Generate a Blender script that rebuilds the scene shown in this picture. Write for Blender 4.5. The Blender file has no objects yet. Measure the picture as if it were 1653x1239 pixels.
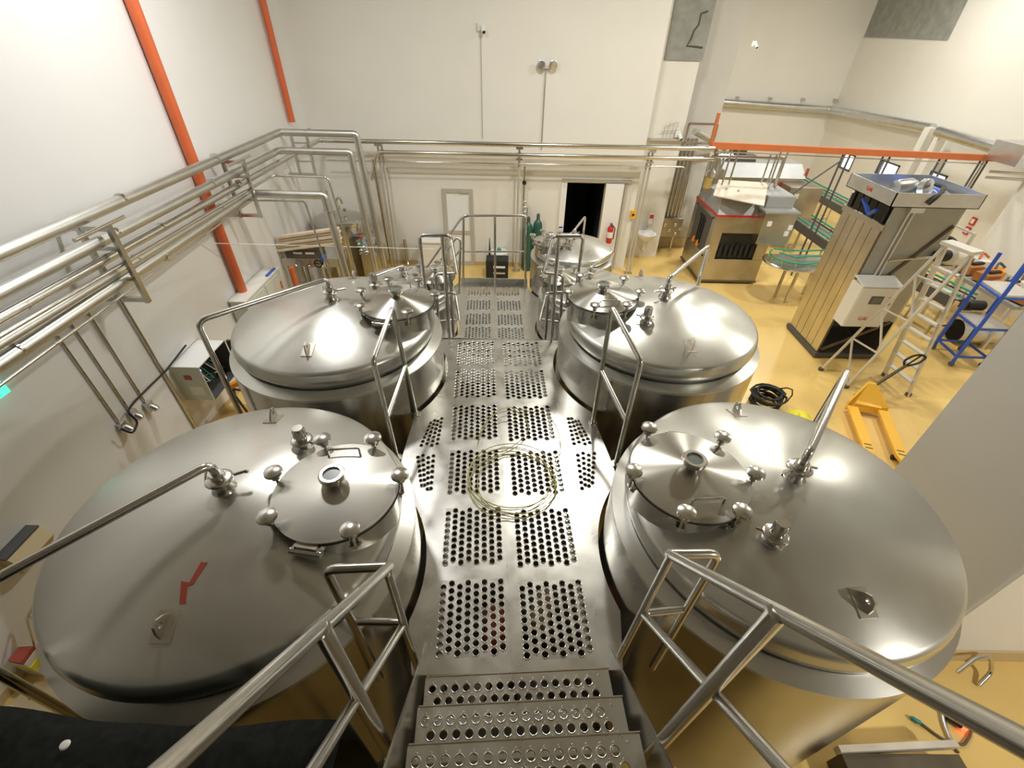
import bpy, bmesh, math, random
from mathutils import Vector, Matrix
random.seed(7)
S = bpy.context.scene
COL = S.collection
PI = math.pi

# ------------------------------------------------------------------ camera
W, H = 1653, 1239
FPX = 728.94
PITCH, YAW, ROLL, CZ = .66935949, .01167145, .02716073, 5.15
_cp, _sp, _cy, _sy = math.cos(PITCH), math.sin(PITCH), math.cos(YAW), math.sin(YAW)
FWD = Vector((_sy * _cp, _cy * _cp, -_sp))
_rt = Vector((_cy, -_sy, 0)); _up = _rt.cross(FWD)
RGT = math.cos(ROLL) * _rt + math.sin(ROLL) * _up
UPV = -math.sin(ROLL) * _rt + math.cos(ROLL) * _up
cam_d = bpy.data.cameras.new('camera'); cam = bpy.data.objects.new('camera', cam_d); COL.objects.link(cam)
cam_d.sensor_fit = 'HORIZONTAL'; cam_d.sensor_width = 36; cam_d.lens = FPX / W * 36
cam_d.clip_start = .02; cam_d.clip_end = 200
m = Matrix.Identity(4)
for i in range(3):
    m[i][0], m[i][1], m[i][2] = RGT[i], UPV[i], -FWD[i]
m[2][3] = CZ
cam.matrix_world = m
S.camera = cam

# ------------------------------------------------------------------ light and exposure
S.view_settings.view_transform = 'Standard'
S.view_settings.look = 'None'
S.view_settings.gamma = 1
S.view_settings.use_curve_mapping = False
S.view_settings.exposure = 0.1
wd = bpy.data.worlds.new('world'); S.world = wd; wd.use_nodes = True
wd.node_tree.nodes['Background'].inputs[0].default_value = (.55, .57, .6, 1)
wd.node_tree.nodes['Background'].inputs[1].default_value = .25

LAMPS = [  # x, y, z, power, colour
    (-2.9, 6.0, 7.4, 158, (1, .99, .965)),
    (1.3, 7.2, 7.4, 200, (1, .975, .89)),
    (5.6, 8.4, 7.4, 200, (1, .97, .87)),
    (9.4, 8.0, 7.4, 165, (1, .97, .87)),
    (6.6, 14.5, 7.4, 190, (1, .97, .88)),
    (10.4, 15.0, 7.4, 170, (1, .97, .88)),
    (6.6, -2.0, 6.0, 290, (1, .97, .88)),
]
for i, (x, y, z, e, c) in enumerate(LAMPS):
    l = bpy.data.lights.new('high_bay_light', 'AREA'); l.shape = 'DISK'; l.size = .55; l.energy = e; l.color = c
    o = bpy.data.objects.new('high_bay_light', l); COL.objects.link(o); o.location = (x, y, z - .02)

# ------------------------------------------------------------------ helpers
def ray(px, py):
    return RGT * ((px - W / 2) / FPX) + UPV * (-(py - H / 2) / FPX) + FWD
def at(px, py, x=None, y=None, z=None):      # where a sight line meets a plane of the room
    d = ray(px, py)
    t = x / d.x if x is not None else y / d.y if y is not None else (z - CZ) / d.z
    return Vector((d.x * t, d.y * t, CZ + d.z * t))

def mat(name, col, rough=.5, metal=0, var=0, vscale=4, bump=0, bscale=40, stretch=(1, 1, 1), rvar=0, emit=None, estr=0, coat=0, spec=None, alpha=None, trans=0, aniso=0):
    M = bpy.data.materials.new(name); M.use_nodes = True
    nt = M.node_tree; b = nt.nodes['Principled BSDF']
    b.inputs['Base Color'].default_value = (*col, 1); b.inputs['Roughness'].default_value = rough; b.inputs['Metallic'].default_value = metal
    if coat: b.inputs['Coat Weight'].default_value = coat; b.inputs['Coat Roughness'].default_value = .12
    if spec is not None: b.inputs['Specular IOR Level'].default_value = spec
    if aniso:
        tg = nt.nodes.new('ShaderNodeTangent'); tg.direction_type = 'RADIAL'; tg.axis = 'Z'
        b.inputs['Anisotropic'].default_value = aniso; b.inputs['Anisotropic Rotation'].default_value = .25
        nt.links.new(tg.outputs[0], b.inputs['Tangent'])
    if trans: b.inputs['Transmission Weight'].default_value = trans
    if emit: b.inputs['Emission Color'].default_value = (*emit, 1); b.inputs['Emission Strength'].default_value = estr
    if var or bump or rvar:
        tc = nt.nodes.new('ShaderNodeTexCoord'); mp = nt.nodes.new('ShaderNodeMapping'); mp.inputs['Scale'].default_value = stretch
        nt.links.new(tc.outputs['Object'], mp.inputs['Vector'])
    if var or rvar:
        n = nt.nodes.new('ShaderNodeTexNoise'); n.inputs['Scale'].default_value = vscale; n.inputs['Detail'].default_value = 5
        nt.links.new(mp.outputs[0], n.inputs['Vector'])
    if var:
        r = nt.nodes.new('ShaderNodeMapRange'); r.inputs[1].default_value = .3; r.inputs[2].default_value = .7; r.inputs[3].default_value = 1 - var; r.inputs[4].default_value = 1 + var
        mx = nt.nodes.new('ShaderNodeVectorMath'); mx.operation = 'SCALE'; mx.inputs[0].default_value = col
        nt.links.new(n.outputs[0], r.inputs[0]); nt.links.new(r.outputs[0], mx.inputs['Scale']); nt.links.new(mx.outputs[0], b.inputs['Base Color'])
    if rvar:
        r = nt.nodes.new('ShaderNodeMapRange'); r.inputs[1].default_value = .3; r.inputs[2].default_value = .7; r.inputs[3].default_value = rough - rvar; r.inputs[4].default_value = rough + rvar
        nt.links.new(n.outputs[0], r.inputs[0]); nt.links.new(r.outputs[0], b.inputs['Roughness'])
    if bump:
        n2 = nt.nodes.new('ShaderNodeTexNoise'); n2.inputs['Scale'].default_value = bscale; n2.inputs['Detail'].default_value = 3
        nt.links.new(mp.outputs[0], n2.inputs['Vector'])
        bp = nt.nodes.new('ShaderNodeBump'); bp.inputs['Strength'].default_value = bump; bp.inputs['Distance'].default_value = .01
        nt.links.new(n2.outputs[0], bp.inputs['Height']); nt.links.new(bp.outputs[0], b.inputs['Normal'])
    return M

STEEL_C = (.60, .585, .54)
M = dict(
    tank=mat('brushed_tank_steel', (.60, .597, .555), .31, .84, var=.03, vscale=3, rvar=.025, aniso=.35),
    lid=mat('turned_lid_steel', (.56, .55, .505), .3, 1, var=.03, vscale=4, aniso=.85),
    shell=mat('polished_shell_steel', (.55, .535, .49), .22, 1, var=.05, vscale=3, rvar=.04),
    steel=mat('stainless_steel', (.60, .585, .545), .24, 1, var=.05, vscale=6),
    pipe=mat('polished_pipe_steel', (.66, .65, .62), .2, 1, var=.05, vscale=5),
    clad=mat('matt_pipe_cladding', (.60, .60, .57), .38, 1, var=.06, vscale=5),
    plate=mat('deck_plate_steel', (.62, .615, .585), .3, 1, var=.05, vscale=5, rvar=.05, bump=.02, bscale=5),
    machine=mat('machine_steel', (.56, .53, .47), .36, 1, var=.12, vscale=2.5, rvar=.06),
    machroof=mat('machine_roof_steel', (.40, .41, .41), .5, .35, var=.08, vscale=3),
    panel=mat('column_panel_steel', (.66, .61, .52), .34, 1, var=.12, vscale=2),
    wall=mat('white_painted_wall', (.80, .785, .735), .55, var=.015, vscale=1.5, bump=.03, bscale=3),
    wallcool=mat('white_panel_wall', (.80, .80, .79), .5, var=.015, vscale=1.2, bump=.05, bscale=1.5),
    ceil=mat('ceiling_paint', (.5, .49, .47), .8),
    greywall=mat('grey_wall_tone', (.66, .645, .60), .6, var=.02, vscale=2),  # greyer copy of the wall white for the less lit faces
    darkwall=mat('dark_plant_wall', (.28, .26, .22), .8),
    concrete=mat('bare_concrete', (.30, .31, .28), .8, var=.15, vscale=5, bump=.2, bscale=15),
    crack=mat('dark_crack', (.1, .1, .08), .9),
    floor=mat('yellow_epoxy_floor', (.76, .535, .185), .32, var=.05, vscale=1.2, rvar=.1, bump=.02, bscale=4),
    base=mat('beige_cove', (.60, .47, .26), .5),
    white=mat('white_paint', (.84, .84, .83), .4),
    offwhite=mat('off_white_box', (.80, .79, .74), .4),
    frame=mat('grey_door_frame', (.55, .53, .47), .45, .3),
    glass=mat('frosted_pane', (.82, .85, .86), .25),
    window=mat('daylight_pane', (.9, .9, 1), .3, emit=(.93, .92, 1), estr=1.6),
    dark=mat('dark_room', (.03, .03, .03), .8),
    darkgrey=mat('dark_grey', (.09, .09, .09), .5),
    black=mat('black_rubber', (.012, .012, .012), .55, bump=.1, bscale=30),
    bag=mat('black_sheet', (.010, .011, .010), .85, spec=.15, var=.4, vscale=25, bump=.15, bscale=60),
    brown=mat('dark_brown_steel', (.11, .085, .05), .6, var=.2),
    red=mat('red_paint', (.62, .03, .03), .4),
    orange=mat('orange_pipe_paint', (.64, .135, .042), .45, var=.06, vscale=3),
    beam=mat('orange_beam_paint', (.56, .155, .05), .45, var=.06, vscale=3),
    orange2=mat('orange_plastic', (.85, .30, .03), .45),
    brownor=mat('brown_orange_block', (.45, .17, .04), .5, var=.1),
    yellow=mat('yellow_paint', (.88, .50, .05), .4, var=.05),
    yellow2=mat('bright_yellow', (.9, .85, .05), .5),
    blue=mat('blue_paint', (.03, .10, .55), .35),
    green=mat('green_guide', (.02, .30, .17), .4),
    dgreen=mat('dark_green_cylinder', (.02, .10, .07), .35, var=.1),
    wire=mat('yellow_green_cable', (.50, .45, .13), .4),
    wood=mat('pale_plank_wood', (.74, .63, .47), .7, var=.12, vscale=3, stretch=(1, 12, 12)),
    board=mat('pale_board', (.66, .60, .50), .6, var=.08, vscale=5),
    cabinet=mat('grey_cabinet', (.62, .65, .58), .45),
    silver=mat('galvanised_duct', (.66, .68, .70), .3, 1, var=.08),
    alu=mat('ladder_aluminium', (.72, .71, .68), .4, .6, var=.05),
    tape=mat('red_tape', (.33, .055, .035), .5),
    tapeold=mat('reddish_label', (.40, .08, .05), .5),
    exitg=mat('exit_green', (.05, .8, .45), .4, emit=(.1, .9, .55), estr=1.2),
    led=mat('blue_led', (.1, .1, 1), .4, emit=(.15, .2, 1), estr=6),
    redled=mat('red_led', (1, .1, .05), .4, emit=(1, .12, .05), estr=2.5),
    screen=mat('screen_grey', (.18, .20, .18), .25),
    lamp=mat('lamp_emitter', (1, 1, 1), .4, emit=(1, .97, .92), estr=6),
    underdark=mat('under_deck_dark', (.05, .042, .028), .7, var=.15),  # dark brown of the added sheets below the decks, stands in for shade
    tan=mat('tan_drywall', (.62, .50, .30), .7),
)

OFF = {}
class MB:
    def __init__(self): self.v = []; self.f = []
    def add(self, vs, fs):
        n = len(self.v); self.v += [Vector(p) for p in vs]; self.f += [tuple(i + n for i in q) for q in fs]; return self
    def box(self, c, s, rz=0, rot=None):
        R = rot if rot is not None else Matrix.Rotation(rz, 3, 'Z')
        c = Vector(c); hs = Vector(s) / 2
        vs = [c + R @ Vector((hs.x * a, hs.y * b, hs.z * d)) for a in (-1, 1) for b in (-1, 1) for d in (-1, 1)]
        return self.add(vs, [(0, 1, 3, 2), (4, 6, 7, 5), (0, 4, 5, 1), (2, 3, 7, 6), (0, 2, 6, 4), (1, 5, 7, 3)])
    def bx(self, x0, x1, y0, y1, z0, z1): return self.box(((x0 + x1) / 2, (y0 + y1) / 2, (z0 + z1) / 2), (abs(x1 - x0), abs(y1 - y0), abs(z1 - z0)))
    def beam(self, p0, p1, w, h=None):
        p0, p1 = Vector(p0), Vector(p1); h = h or w; d = (p1 - p0); L = d.length
        q = d.to_track_quat('X', 'Z').to_matrix()
        return self.box((p0 + p1) / 2, (L, w, h), rot=q)
    def tube(self, pts, r, n=12, fil=0, closed=False, seg=5):
        P = [Vector(p) for p in pts]
        if fil and len(P) > 2:
            Q = [P[0]]
            for i in range(1, len(P) - 1):
                a, b, c = P[i - 1], P[i], P[i + 1]
                u = (a - b); w = (c - b); k = min(fil, u.length * .48, w.length * .48)
                s, e = b + u.normalized() * k, b + w.normalized() * k
                for j in range(seg + 1):
                    t = j / seg; Q.append(s * (1 - t) ** 2 + b * 2 * t * (1 - t) + e * t * t)
            Q.append(P[-1]); P = Q
        N = len(P); T = []
        for i in range(N):
            if closed: d = P[(i + 1) % N] - P[i - 1]
            else: d = P[min(i + 1, N - 1)] - P[max(i - 1, 0)]
            T.append(d.normalized())
        up = Vector((0, 0, 1)) if abs(T[0].z) < .9 else Vector((1, 0, 0))
        nn = (up - T[0] * up.dot(T[0])).normalized()
        vs = []
        for i in range(N):
            nn = (nn - T[i] * nn.dot(T[i])).normalized(); bb = T[i].cross(nn)
            k = 1
            if 0 < i < N - 1 and not fil:
                c = (P[i] - P[i - 1]).normalized().dot((P[i + 1] - P[i]).normalized()); k = 1
            for j in range(n):
                a = 2 * PI * j / n; vs.append(P[i] + (nn * math.cos(a) + bb * math.sin(a)) * r * k)
        fs = []
        for i in range(N if closed else N - 1):
            for j in range(n):
                i2 = (i + 1) % N; fs.append((i * n + j, i * n + (j + 1) % n, i2 * n + (j + 1) % n, i2 * n + j))
        if not closed: fs += [tuple(range(n))[::-1], tuple((N - 1) * n + j for j in range(n))]
        return self.add(vs, fs)
    def cyl(self, p0, p1, r, n=16): return self.tube([p0, p1], r, n)
    def lathe(self, prof, c=(0, 0, 0), n=32, axis=None, cap=True):
        c = Vector(c); R = Vector(axis).to_track_quat('Z', 'Y').to_matrix() if axis is not None else Matrix.Identity(3)
        vs = []; fs = []; ring = []
        for (r, z) in prof:
            if r < 1e-6: ring.append([len(vs)]); vs.append(c + R @ Vector((0, 0, z)))
            else:
                ring.append(list(range(len(vs), len(vs) + n)))
                for j in range(n):
                    a = 2 * PI * j / n; vs.append(c + R @ Vector((r * math.cos(a), r * math.sin(a), z)))
        for a, b in zip(ring[:-1], ring[1:]):
            for j in range(n):
                k = (j + 1) % n
                if len(a) == 1 and len(b) == 1: continue
                if len(a) == 1: fs.append((a[0], b[k], b[j]))
                elif len(b) == 1: fs.append((a[j], a[k], b[0]))
                else: fs.append((a[j], a[k], b[k], b[j]))
        if cap:
            if len(ring[0]) > 1: fs.append(tuple(ring[0])[::-1])
            if len(ring[-1]) > 1: fs.append(tuple(ring[-1]))
        return self.add(vs, fs)
    def prism(self, poly, z0, z1):
        n = len(poly)
        vs = [(x, y, z0) for x, y in poly] + [(x, y, z1) for x, y in poly]
        return self.add(vs, [tuple(range(n))[::-1], tuple(range(n, 2 * n))] + [(i, (i + 1) % n, n + (i + 1) % n, n + i) for i in range(n)])
    def extr(self, pts, d):     # planar polygon extruded along vector d
        n = len(pts); d = Vector(d)
        vs = [Vector(p) for p in pts] + [Vector(p) + d for p in pts]
        return self.add(vs, [tuple(range(n))[::-1], tuple(range(n, 2 * n))] + [(i, (i + 1) % n, n + (i + 1) % n, n + i) for i in range(n)])
    def build(self, name, m, parent=None, world=True, smooth=True, bevel=0, angle=40):
        me = bpy.data.meshes.new(name)
        off = OFF.get(parent.name, Vector()) if (parent is not None and world) else Vector()
        me.from_pydata([tuple(p - off) for p in self.v], [], self.f)
        bm = bmesh.new(); bm.from_mesh(me); bmesh.ops.recalc_face_normals(bm, faces=bm.faces); bm.to_mesh(me); bm.free()
        if smooth:
            for p in me.polygons: p.use_smooth = True
            me.set_sharp_from_angle(angle=math.radians(angle))
        me.materials.append(M[m] if isinstance(m, str) else m)
        o = bpy.data.objects.new(name, me); COL.objects.link(o)
        if parent is not None:
            o.parent = parent
            OFF[o.name] = off
        if bevel:
            b = o.modifiers.new('bevel', 'BEVEL'); b.width = bevel; b.segments = 2; b.limit_method = 'ANGLE'
        return o

def tag(o, label, cat, group=None):
    o['label'] = label; o['category'] = cat
    if group: o['group'] = group
    return o
def thing(name, label, cat, loc=(0, 0, 0), group=None, rz=0):
    o = bpy.data.objects.new(name, None); COL.objects.link(o); o.location = loc; o.rotation_euler = (0, 0, rz)
    o.empty_display_size = .1
    OFF[o.name] = Vector(loc)
    return tag(o, label, cat, group)
def struct(o): o['kind'] = 'structure'; return o
def copy_tree(o, parent=None):
    c = o.copy(); COL.objects.link(c)
    if parent is not None: c.parent = parent
    for ch in o.children: copy_tree(ch, c)
    return c
def solo(mb, name, m, label, cat, group=None, **k):      # a thing of one mesh, its origin at its base
    xs = [p.x for p in mb.v]; ys = [p.y for p in mb.v]; zs = [p.z for p in mb.v]
    c = Vector(((min(xs) + max(xs)) / 2, (min(ys) + max(ys)) / 2, min(zs)))
    mb.v = [p - c for p in mb.v]
    o = mb.build(name, m, **k); o.location = c
    return tag(o, label, cat, group)

# ------------------------------------------------------------------ the room
XL, YB = -4.75, 11.75          # left wall, back wall
XR, YF = 12.9, 21.2            # right wall and far wall of the deep bay
ZC = 9.6
struct(MB().bx(XL - .2, XR + .2, -5.2, YF + .2, -.15, 0).build('floor', 'floor', smooth=False))
struct(MB().bx(XL - .2, XR + .2, -5.2, YF + .2, ZC, ZC + .15).build('ceiling', 'ceil', smooth=False))
struct(MB().bx(XL - .2, XL, -5, YB + .3, 0, ZC).build('wall_left', 'wallcool', smooth=False))
struct(MB().bx(XL - .2, XR + .2, -5.2, -5, 0, ZC).build('wall_front', 'darkwall', smooth=False))
XB = .265 * YB                  # end of the back wall
DX0, DX1, DZ = 1.36, 2.32, 2.18 # the dark doorway
wb = MB(); wb.bx(XL, DX0, YB, YB + .2, 0, ZC); wb.bx(DX1, XB, YB, YB + .2, 0, ZC); wb.bx(DX0, DX1, YB, YB + .2, DZ, ZC)
wb = struct(wb.build('wall_back', 'wall', smooth=False))
YP = 12.6; XP = .334 * YP
YQ = 13.4; XQ = .397 * YQ
struct(MB().bx(XB - .3, XP, YP, YP + .2, 0, ZC).build('wall_step', 'wall', smooth=False))
struct(MB().bx(XB - .2, XB, YB + .2, YP, 0, ZC).build('wall_return', 'wall', smooth=False))
struct(MB().bx(XP - .3, XQ, YQ, YQ + .2, 0, ZC).build('wall_recess', 'greywall', smooth=False))  # shaded recess, its shade put into the greyer wall tone
struct(MB().bx(XQ - .2, XQ, YQ + .2, YF, 0, ZC).build('wall_bay', 'wall', smooth=False))
struct(MB().bx(XQ - .2, XR, YF, YF + .2, 0, ZC).build('wall_far', 'wall', smooth=False))
# right wall with three small windows
def rw(px, py): q = at(px, py, x=XR); return q.y, q.z
wins = [((1357, 1378), (246, 276)), ((1417, 1450), (260, 290)), ((1498, 1530), (278, 294))]
holes = []
for (xa, xb), (ya, yb) in wins:
    y0 = rw(xb, (ya + yb) / 2)[0]; y1 = rw(xa, (ya + yb) / 2)[0]; zt = rw((xa + xb) / 2, ya)[1]; zb = rw((xa + xb) / 2, yb)[1]
    holes.append((y0, y1, zb, zt))
holes.sort()
wr = MB(); yprev = -5
for (y0, y1, zb, zt) in holes:
    wr.bx(XR, XR + .2, yprev, y0, 0, ZC); wr.bx(XR, XR + .2, y0, y1, 0, zb); wr.bx(XR, XR + .2, y0, y1, zt, ZC); yprev = y1
wr.bx(XR, XR + .2, yprev, YF, 0, ZC)
wr = struct(wr.build('wall_right', 'wall', smooth=False))
for i, (y0, y1, zb, zt) in enumerate(holes):
    f = MB()
    for (a, b, c, d) in ((y0, y0 + .05, zb, zt), (y1 - .05, y1, zb, zt), (y0, y1, zb, zb + .05), (y0, y1, zt - .05, zt)):
        f.bx(XR - .02, XR + .12, a, b, c, d)
    wo = struct(f.build('window_%d' % (i + 1), 'darkgrey', smooth=False))
    MB().bx(XR + .06, XR + .08, y0 + .04, y1 - .04, zb + .04, zt - .04).build('pane', 'window', wo, smooth=False)
# pillars on the right
PX0, PY0, PY1 = 4.3, 2.0, 3.36
pl = MB().bx(PX0, 7.2, PY0, PY1, 0, ZC); struct(pl.build('wall_pillar', 'greywall', smooth=False))  # less lit side, its shade put into the grey; front slab stays white
struct(MB().bx(PX0 - .015, 7.2, PY0 - .03, PY0, .22, ZC).build('trim_1', 'white', smooth=False))
struct(MB().bx(PX0 - .01, 7.2, PY0 - .05, PY0 - .031, 0, .22).build('baseboard_pillar', 'base', smooth=False))
q2 = 11.6
struct(MB().bx(q2, XR, 9.4, q2 / 1.059, 0, ZC).build('wall_buttress', 'wall', smooth=False))
# baseboards (coved floor edges)
struct(MB().bx(XL, XL + .02, -5, YB, 0, .1).build('baseboard_left', 'base', smooth=False))
struct(MB().bx(XL, DX0 - .12, YB - .02, YB, 0, .1).build('baseboard_back', 'base', smooth=False))
struct(MB().bx(XP, XQ, YQ - .03, YQ, 0, .28).build('baseboard_recess', 'tan', smooth=False))
# bare patch at the top of the step wall, grey panel on the right wall
a = at(1089, 0, y=YP - .01); b = at(1072, 97, y=YP - .01); c = at(1134, 97, y=YP - .01)
cp = MB().bx(b.x, c.x, YP - .03, YP - .001, b.z, 7.5); cp = struct(cp.build('trim_2', 'concrete', smooth=False))
ck = MB()
pts = [(1143, 18), (1132, 22), (1128, 40), (1120, 50), (1116, 62), (1109, 74), (1120, 75), (1134, 77)]
ck.tube([at(px, py, y=YP - .035) for px, py in pts], .018, 6); ck.build('crack', 'crack', cp, smooth=False)
g0 = at(1395, 60, x=XR - .02); g1 = at(1530, 64, x=XR - .02)
struct(MB().bx(XR - .04, XR - .001, g1.y, g0.y, g0.z, 8).build('trim_3', 'concrete', smooth=False))
# mezzanine landing behind the camera
struct(MB().bx(XL, 4.3, -5, -.75, 3.3, 3.5).build('trim_4', 'brown', smooth=False))

# closed door with grey frame
d0 = at(714, 305, y=YB); d1 = at(763, 305, y=YB); w0, w1, dz = d0.x, d1.x, 1.98
fr = MB()
for (a, b, c, d) in ((w0, w0 + .09, 0, dz), (w1 - .09, w1, 0, dz), (w0 + .09, w1 - .09, dz - .09, dz), (w0 + .09, w1 - .09, .86, .95), (w0 + .09, w1 - .09, 0, .12)):
    fr.bx(a, b, YB - .06, YB - .002, c, d)
dr = struct(fr.build('door_1', 'frame', smooth=False))
MB().bx(w0 + .09, w1 - .09, YB - .035, YB - .003, .95, dz - .09).build('pane', 'glass', dr, smooth=False)
MB().bx(w0 + .09, w1 - .09, YB - .035, YB - .003, .12, .86).build('panel', 'white', dr, smooth=False)
MB().bx(w1 - .3, w1 - .1, YB - .09, YB - .06, dz - .08, dz - .03).build('door_closer', 'frame', dr, smooth=False)
# dark doorway with the sliding white leaf pushed aside
dr2 = struct(MB().bx(DX1 - .02, DX1 + .42, YB - .13, YB - .07, .03, 2.2).build('door_2', 'white', smooth=False, bevel=.006))
MB().bx(DX0 - .14, DX0, YB - .04, YB + .2, 0, DZ + .05).build('jamb', 'white', dr2, smooth=False)
MB().bx(DX0 - .14, DX1 + .6, YB - .06, YB - .003, DZ + .03, DZ + .09).build('door_rail', 'frame', dr2, smooth=False)
MB().bx(DX1 + .47, DX1 + .52, YB - .05, YB - .003, 0, DZ).build('jamb', 'frame', dr2, smooth=False)
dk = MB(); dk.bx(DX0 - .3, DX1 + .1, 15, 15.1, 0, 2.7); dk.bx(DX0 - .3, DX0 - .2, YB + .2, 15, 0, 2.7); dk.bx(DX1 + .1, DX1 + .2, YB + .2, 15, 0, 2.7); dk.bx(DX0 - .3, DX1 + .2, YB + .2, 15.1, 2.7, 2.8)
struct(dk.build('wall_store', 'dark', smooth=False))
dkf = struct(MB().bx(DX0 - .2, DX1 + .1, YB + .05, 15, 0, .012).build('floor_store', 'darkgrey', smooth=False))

# ------------------------------------------------------------------ big tanks
RZ, R1, DZP = 2.431, 1.10, 1.93     # shoulder height, radius, deck height
def tank(sc, rz, zbot, man_r=.36, full=True):
    """one tank about the origin: manway towards +x, vent pipe towards azimuth -132"""
    root = thing('tank', 'x', 'tank'); R = R1 * sc
    k = sc
    MB().lathe([(R - .03, zbot), (R, zbot + .01), (R, rz - .02), (R - .004, rz)], n=96).build('shell', 'shell', root, smooth=True, angle=30)
    MB().lathe([(R - .006, rz - .03), (R + .004, rz - .02), (R + .002, rz + .002), (R - .10 * k, rz + .035 * k), (R - .13 * k, rz + .02)], n=96, cap=False).build('shoulder_ring', 'tank', root, angle=30)
    prof = [(.965 * k, rz + .02), (.97 * k, rz + .04 * k), (.99 * k, rz + .06 * k), (1.018 * k, rz + .095 * k), (1.031 * k, rz + .135 * k), (1.032 * k, rz + .165 * k)]
    for j in range(9):     # knuckle
        a = j / 8 * 1.164
        prof.append((.965 * k + .06 * k * math.cos(a), rz + .19 * k + .06 * k * math.sin(a)))
    r0, z0 = prof[-1]
    CRV = 4.57 * k
    for j in range(1, 17):  # crown
        r = r0 * (1 - j / 16); prof.append((r, z0 + (r0 ** 2 - r ** 2) / CRV))
    ztop = prof[-1][1]
    MB().lathe(prof, n=96, cap=False).build('dome', 'tank', root, angle=60)
    def zd(r): return z0 + (r0 ** 2 - min(r, r0) ** 2) / CRV
    # manway
    mx = .69 * k; lid_z = rz + .475 * k
    mr = man_r
    MB().lathe([(mr - .02, rz + .12 * k), (mr - .02, lid_z - .05), (mr + .012, lid_z - .045), (mr + .012, lid_z - .018), (mr - .04, lid_z - .018)], (mx, 0, 0), 64, cap=False).build('manway_neck', 'steel', root)
    lid = MB().lathe([(mr - .05, lid_z - .017), (mr + .014, lid_z - .017), (mr + .016, lid_z), (mr - .004, lid_z + .006), (mr - .02, lid_z + .012), (.06, lid_z + .075), (0, lid_z + .08)], (0, 0, 0), 64).build('manway_lid', 'lid', root, angle=25)
    lid.location = (mx, 0, 0); OFF[lid.name] = Vector((mx, 0, 0))
    MB().lathe([(mr + .006, lid_z - .026), (mr + .02, lid_z - .022), (mr + .006, lid_z - .017)], (mx, 0, 0), 64, cap=False).build('gasket', 'black', lid)
    gx = mx; gz = lid_z + .07
    MB().lathe([(.05, gz), (.05, gz + .03), (.072, gz + .035), (.078, gz + .05), (.078, gz + .065), (.07, gz + .072), (.052, gz + .072), (.05, gz + .055)], (gx, 0, 0), 32, cap=False).build('sight_glass_ring', 'pipe', lid)
    MB().lathe([(.052, gz + .05), (.052, gz + .06), (0, gz + .06)], (gx, 0, 0), 24).build('sight_glass', 'screen', lid)
    if not full: az = [30, 90, 150, 210, 270, 330]
    else: az = [8, 68, 118, 172, 222, 300]
    for a in az:
        a = math.radians(a); u = Vector((math.cos(a), math.sin(a), 0)); t = Vector((-u.y, u.x, 0)); p = Vector((mx, 0, lid_z)) + u * (mr + .03)
        mb = MB(); mb.cyl(p + Vector((0, 0, -.1)), p + Vector((0, 0, .05)), .009, 8)
        mb.lathe([(.014, .01), (.026, .02), (.02, .045), (.042, .058), (.056, .07), (.054, .088), (.03, .097), (0, .098)], p, 16)
        mb.cyl(p - t * .035 + Vector((0, 0, -.09)) - u * .015, p + t * .035 + Vector((0, 0, -.09)) - u * .015, .011, 8)
        mb.box(p - u * .02 + Vector((0, 0, -.08)), (.05, .05, .02), math.atan2(u.y, u.x))
        mb.build('clamp_knob', 'pipe', lid)
    # lid handle and hinge
    a = math.radians(95 if full else 60); u = Vector((math.cos(a), math.sin(a), 0)); t = Vector((-u.y, u.x, 0)); p = Vector((mx, 0, lid_z + .02)) + u * mr * .72
    MB().tube([p - t * .1, p - t * .1 + Vector((0, 0, .055)), p + t * .1 + Vector((0, 0, .055)), p + t * .1], .007, 8, fil=.015).build('lid_handle', 'pipe', lid)
    a = math.radians(-98 if full else -120); u = Vector((math.cos(a), math.sin(a), 0)); t = Vector((-u.y, u.x, 0)); p = Vector((mx, 0, lid_z - .05)) + u * (mr + .045)
    mb = MB(); mb.cyl(p - t * .09, p + t * .09, .02, 12); mb.box(p - u * .03 - t * .07, (.07, .016, .05), a); mb.box(p - u * .03 + t * .07, (.07, .016, .05), a); mb.box(p - u * .035 + Vector((0, 0, .03)), (.06, .13, .012), a); mb.build('hinge', 'pipe', lid)
    # relief fitting beside the manway
    a = math.radians(54); p = Vector((.53 * k * math.cos(a), .53 * k * math.sin(a), zd(.53 * k) - .01))
    mb = MB(); mb.lathe([(.06, 0), (.06, .012), (.035, .02), (.035, .05), (.06, .055), (.062, .075), (.036, .08), (.038, .17), (.034, .178), (0, .178)], p, 24)
    for s in range(10):
        b = s / 10 * 2 * PI; mb.box(p + Vector((.038 * math.cos(b), .038 * math.sin(b), .13)), (.008, .006, .075), b)
    ft = mb.build('relief_valve', 'pipe', root)
    c2 = MB(); c2.tube([p + Vector((.066 * math.cos(x), .066 * math.sin(x), .065)) for x in [j / 16 * 2 * PI for j in range(16)]], .009, 8, closed=True); c2.cyl(p + Vector((.06, -.02, .065)), p + Vector((.1, -.04, .07)), .008, 8); c2.build('clamp', 'pipe', ft)
    # centre nozzle with clamp, and the vent pipe
    p = Vector((0, 0, ztop - .02))
    nz = MB().lathe([(.085, 0), (.07, .02), (.055, .05), (.05, .09), (.068, .095), (.068, .115), (.042, .12), (.04, .16)], p, 32).build('centre_nozzle', 'steel', root)
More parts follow.
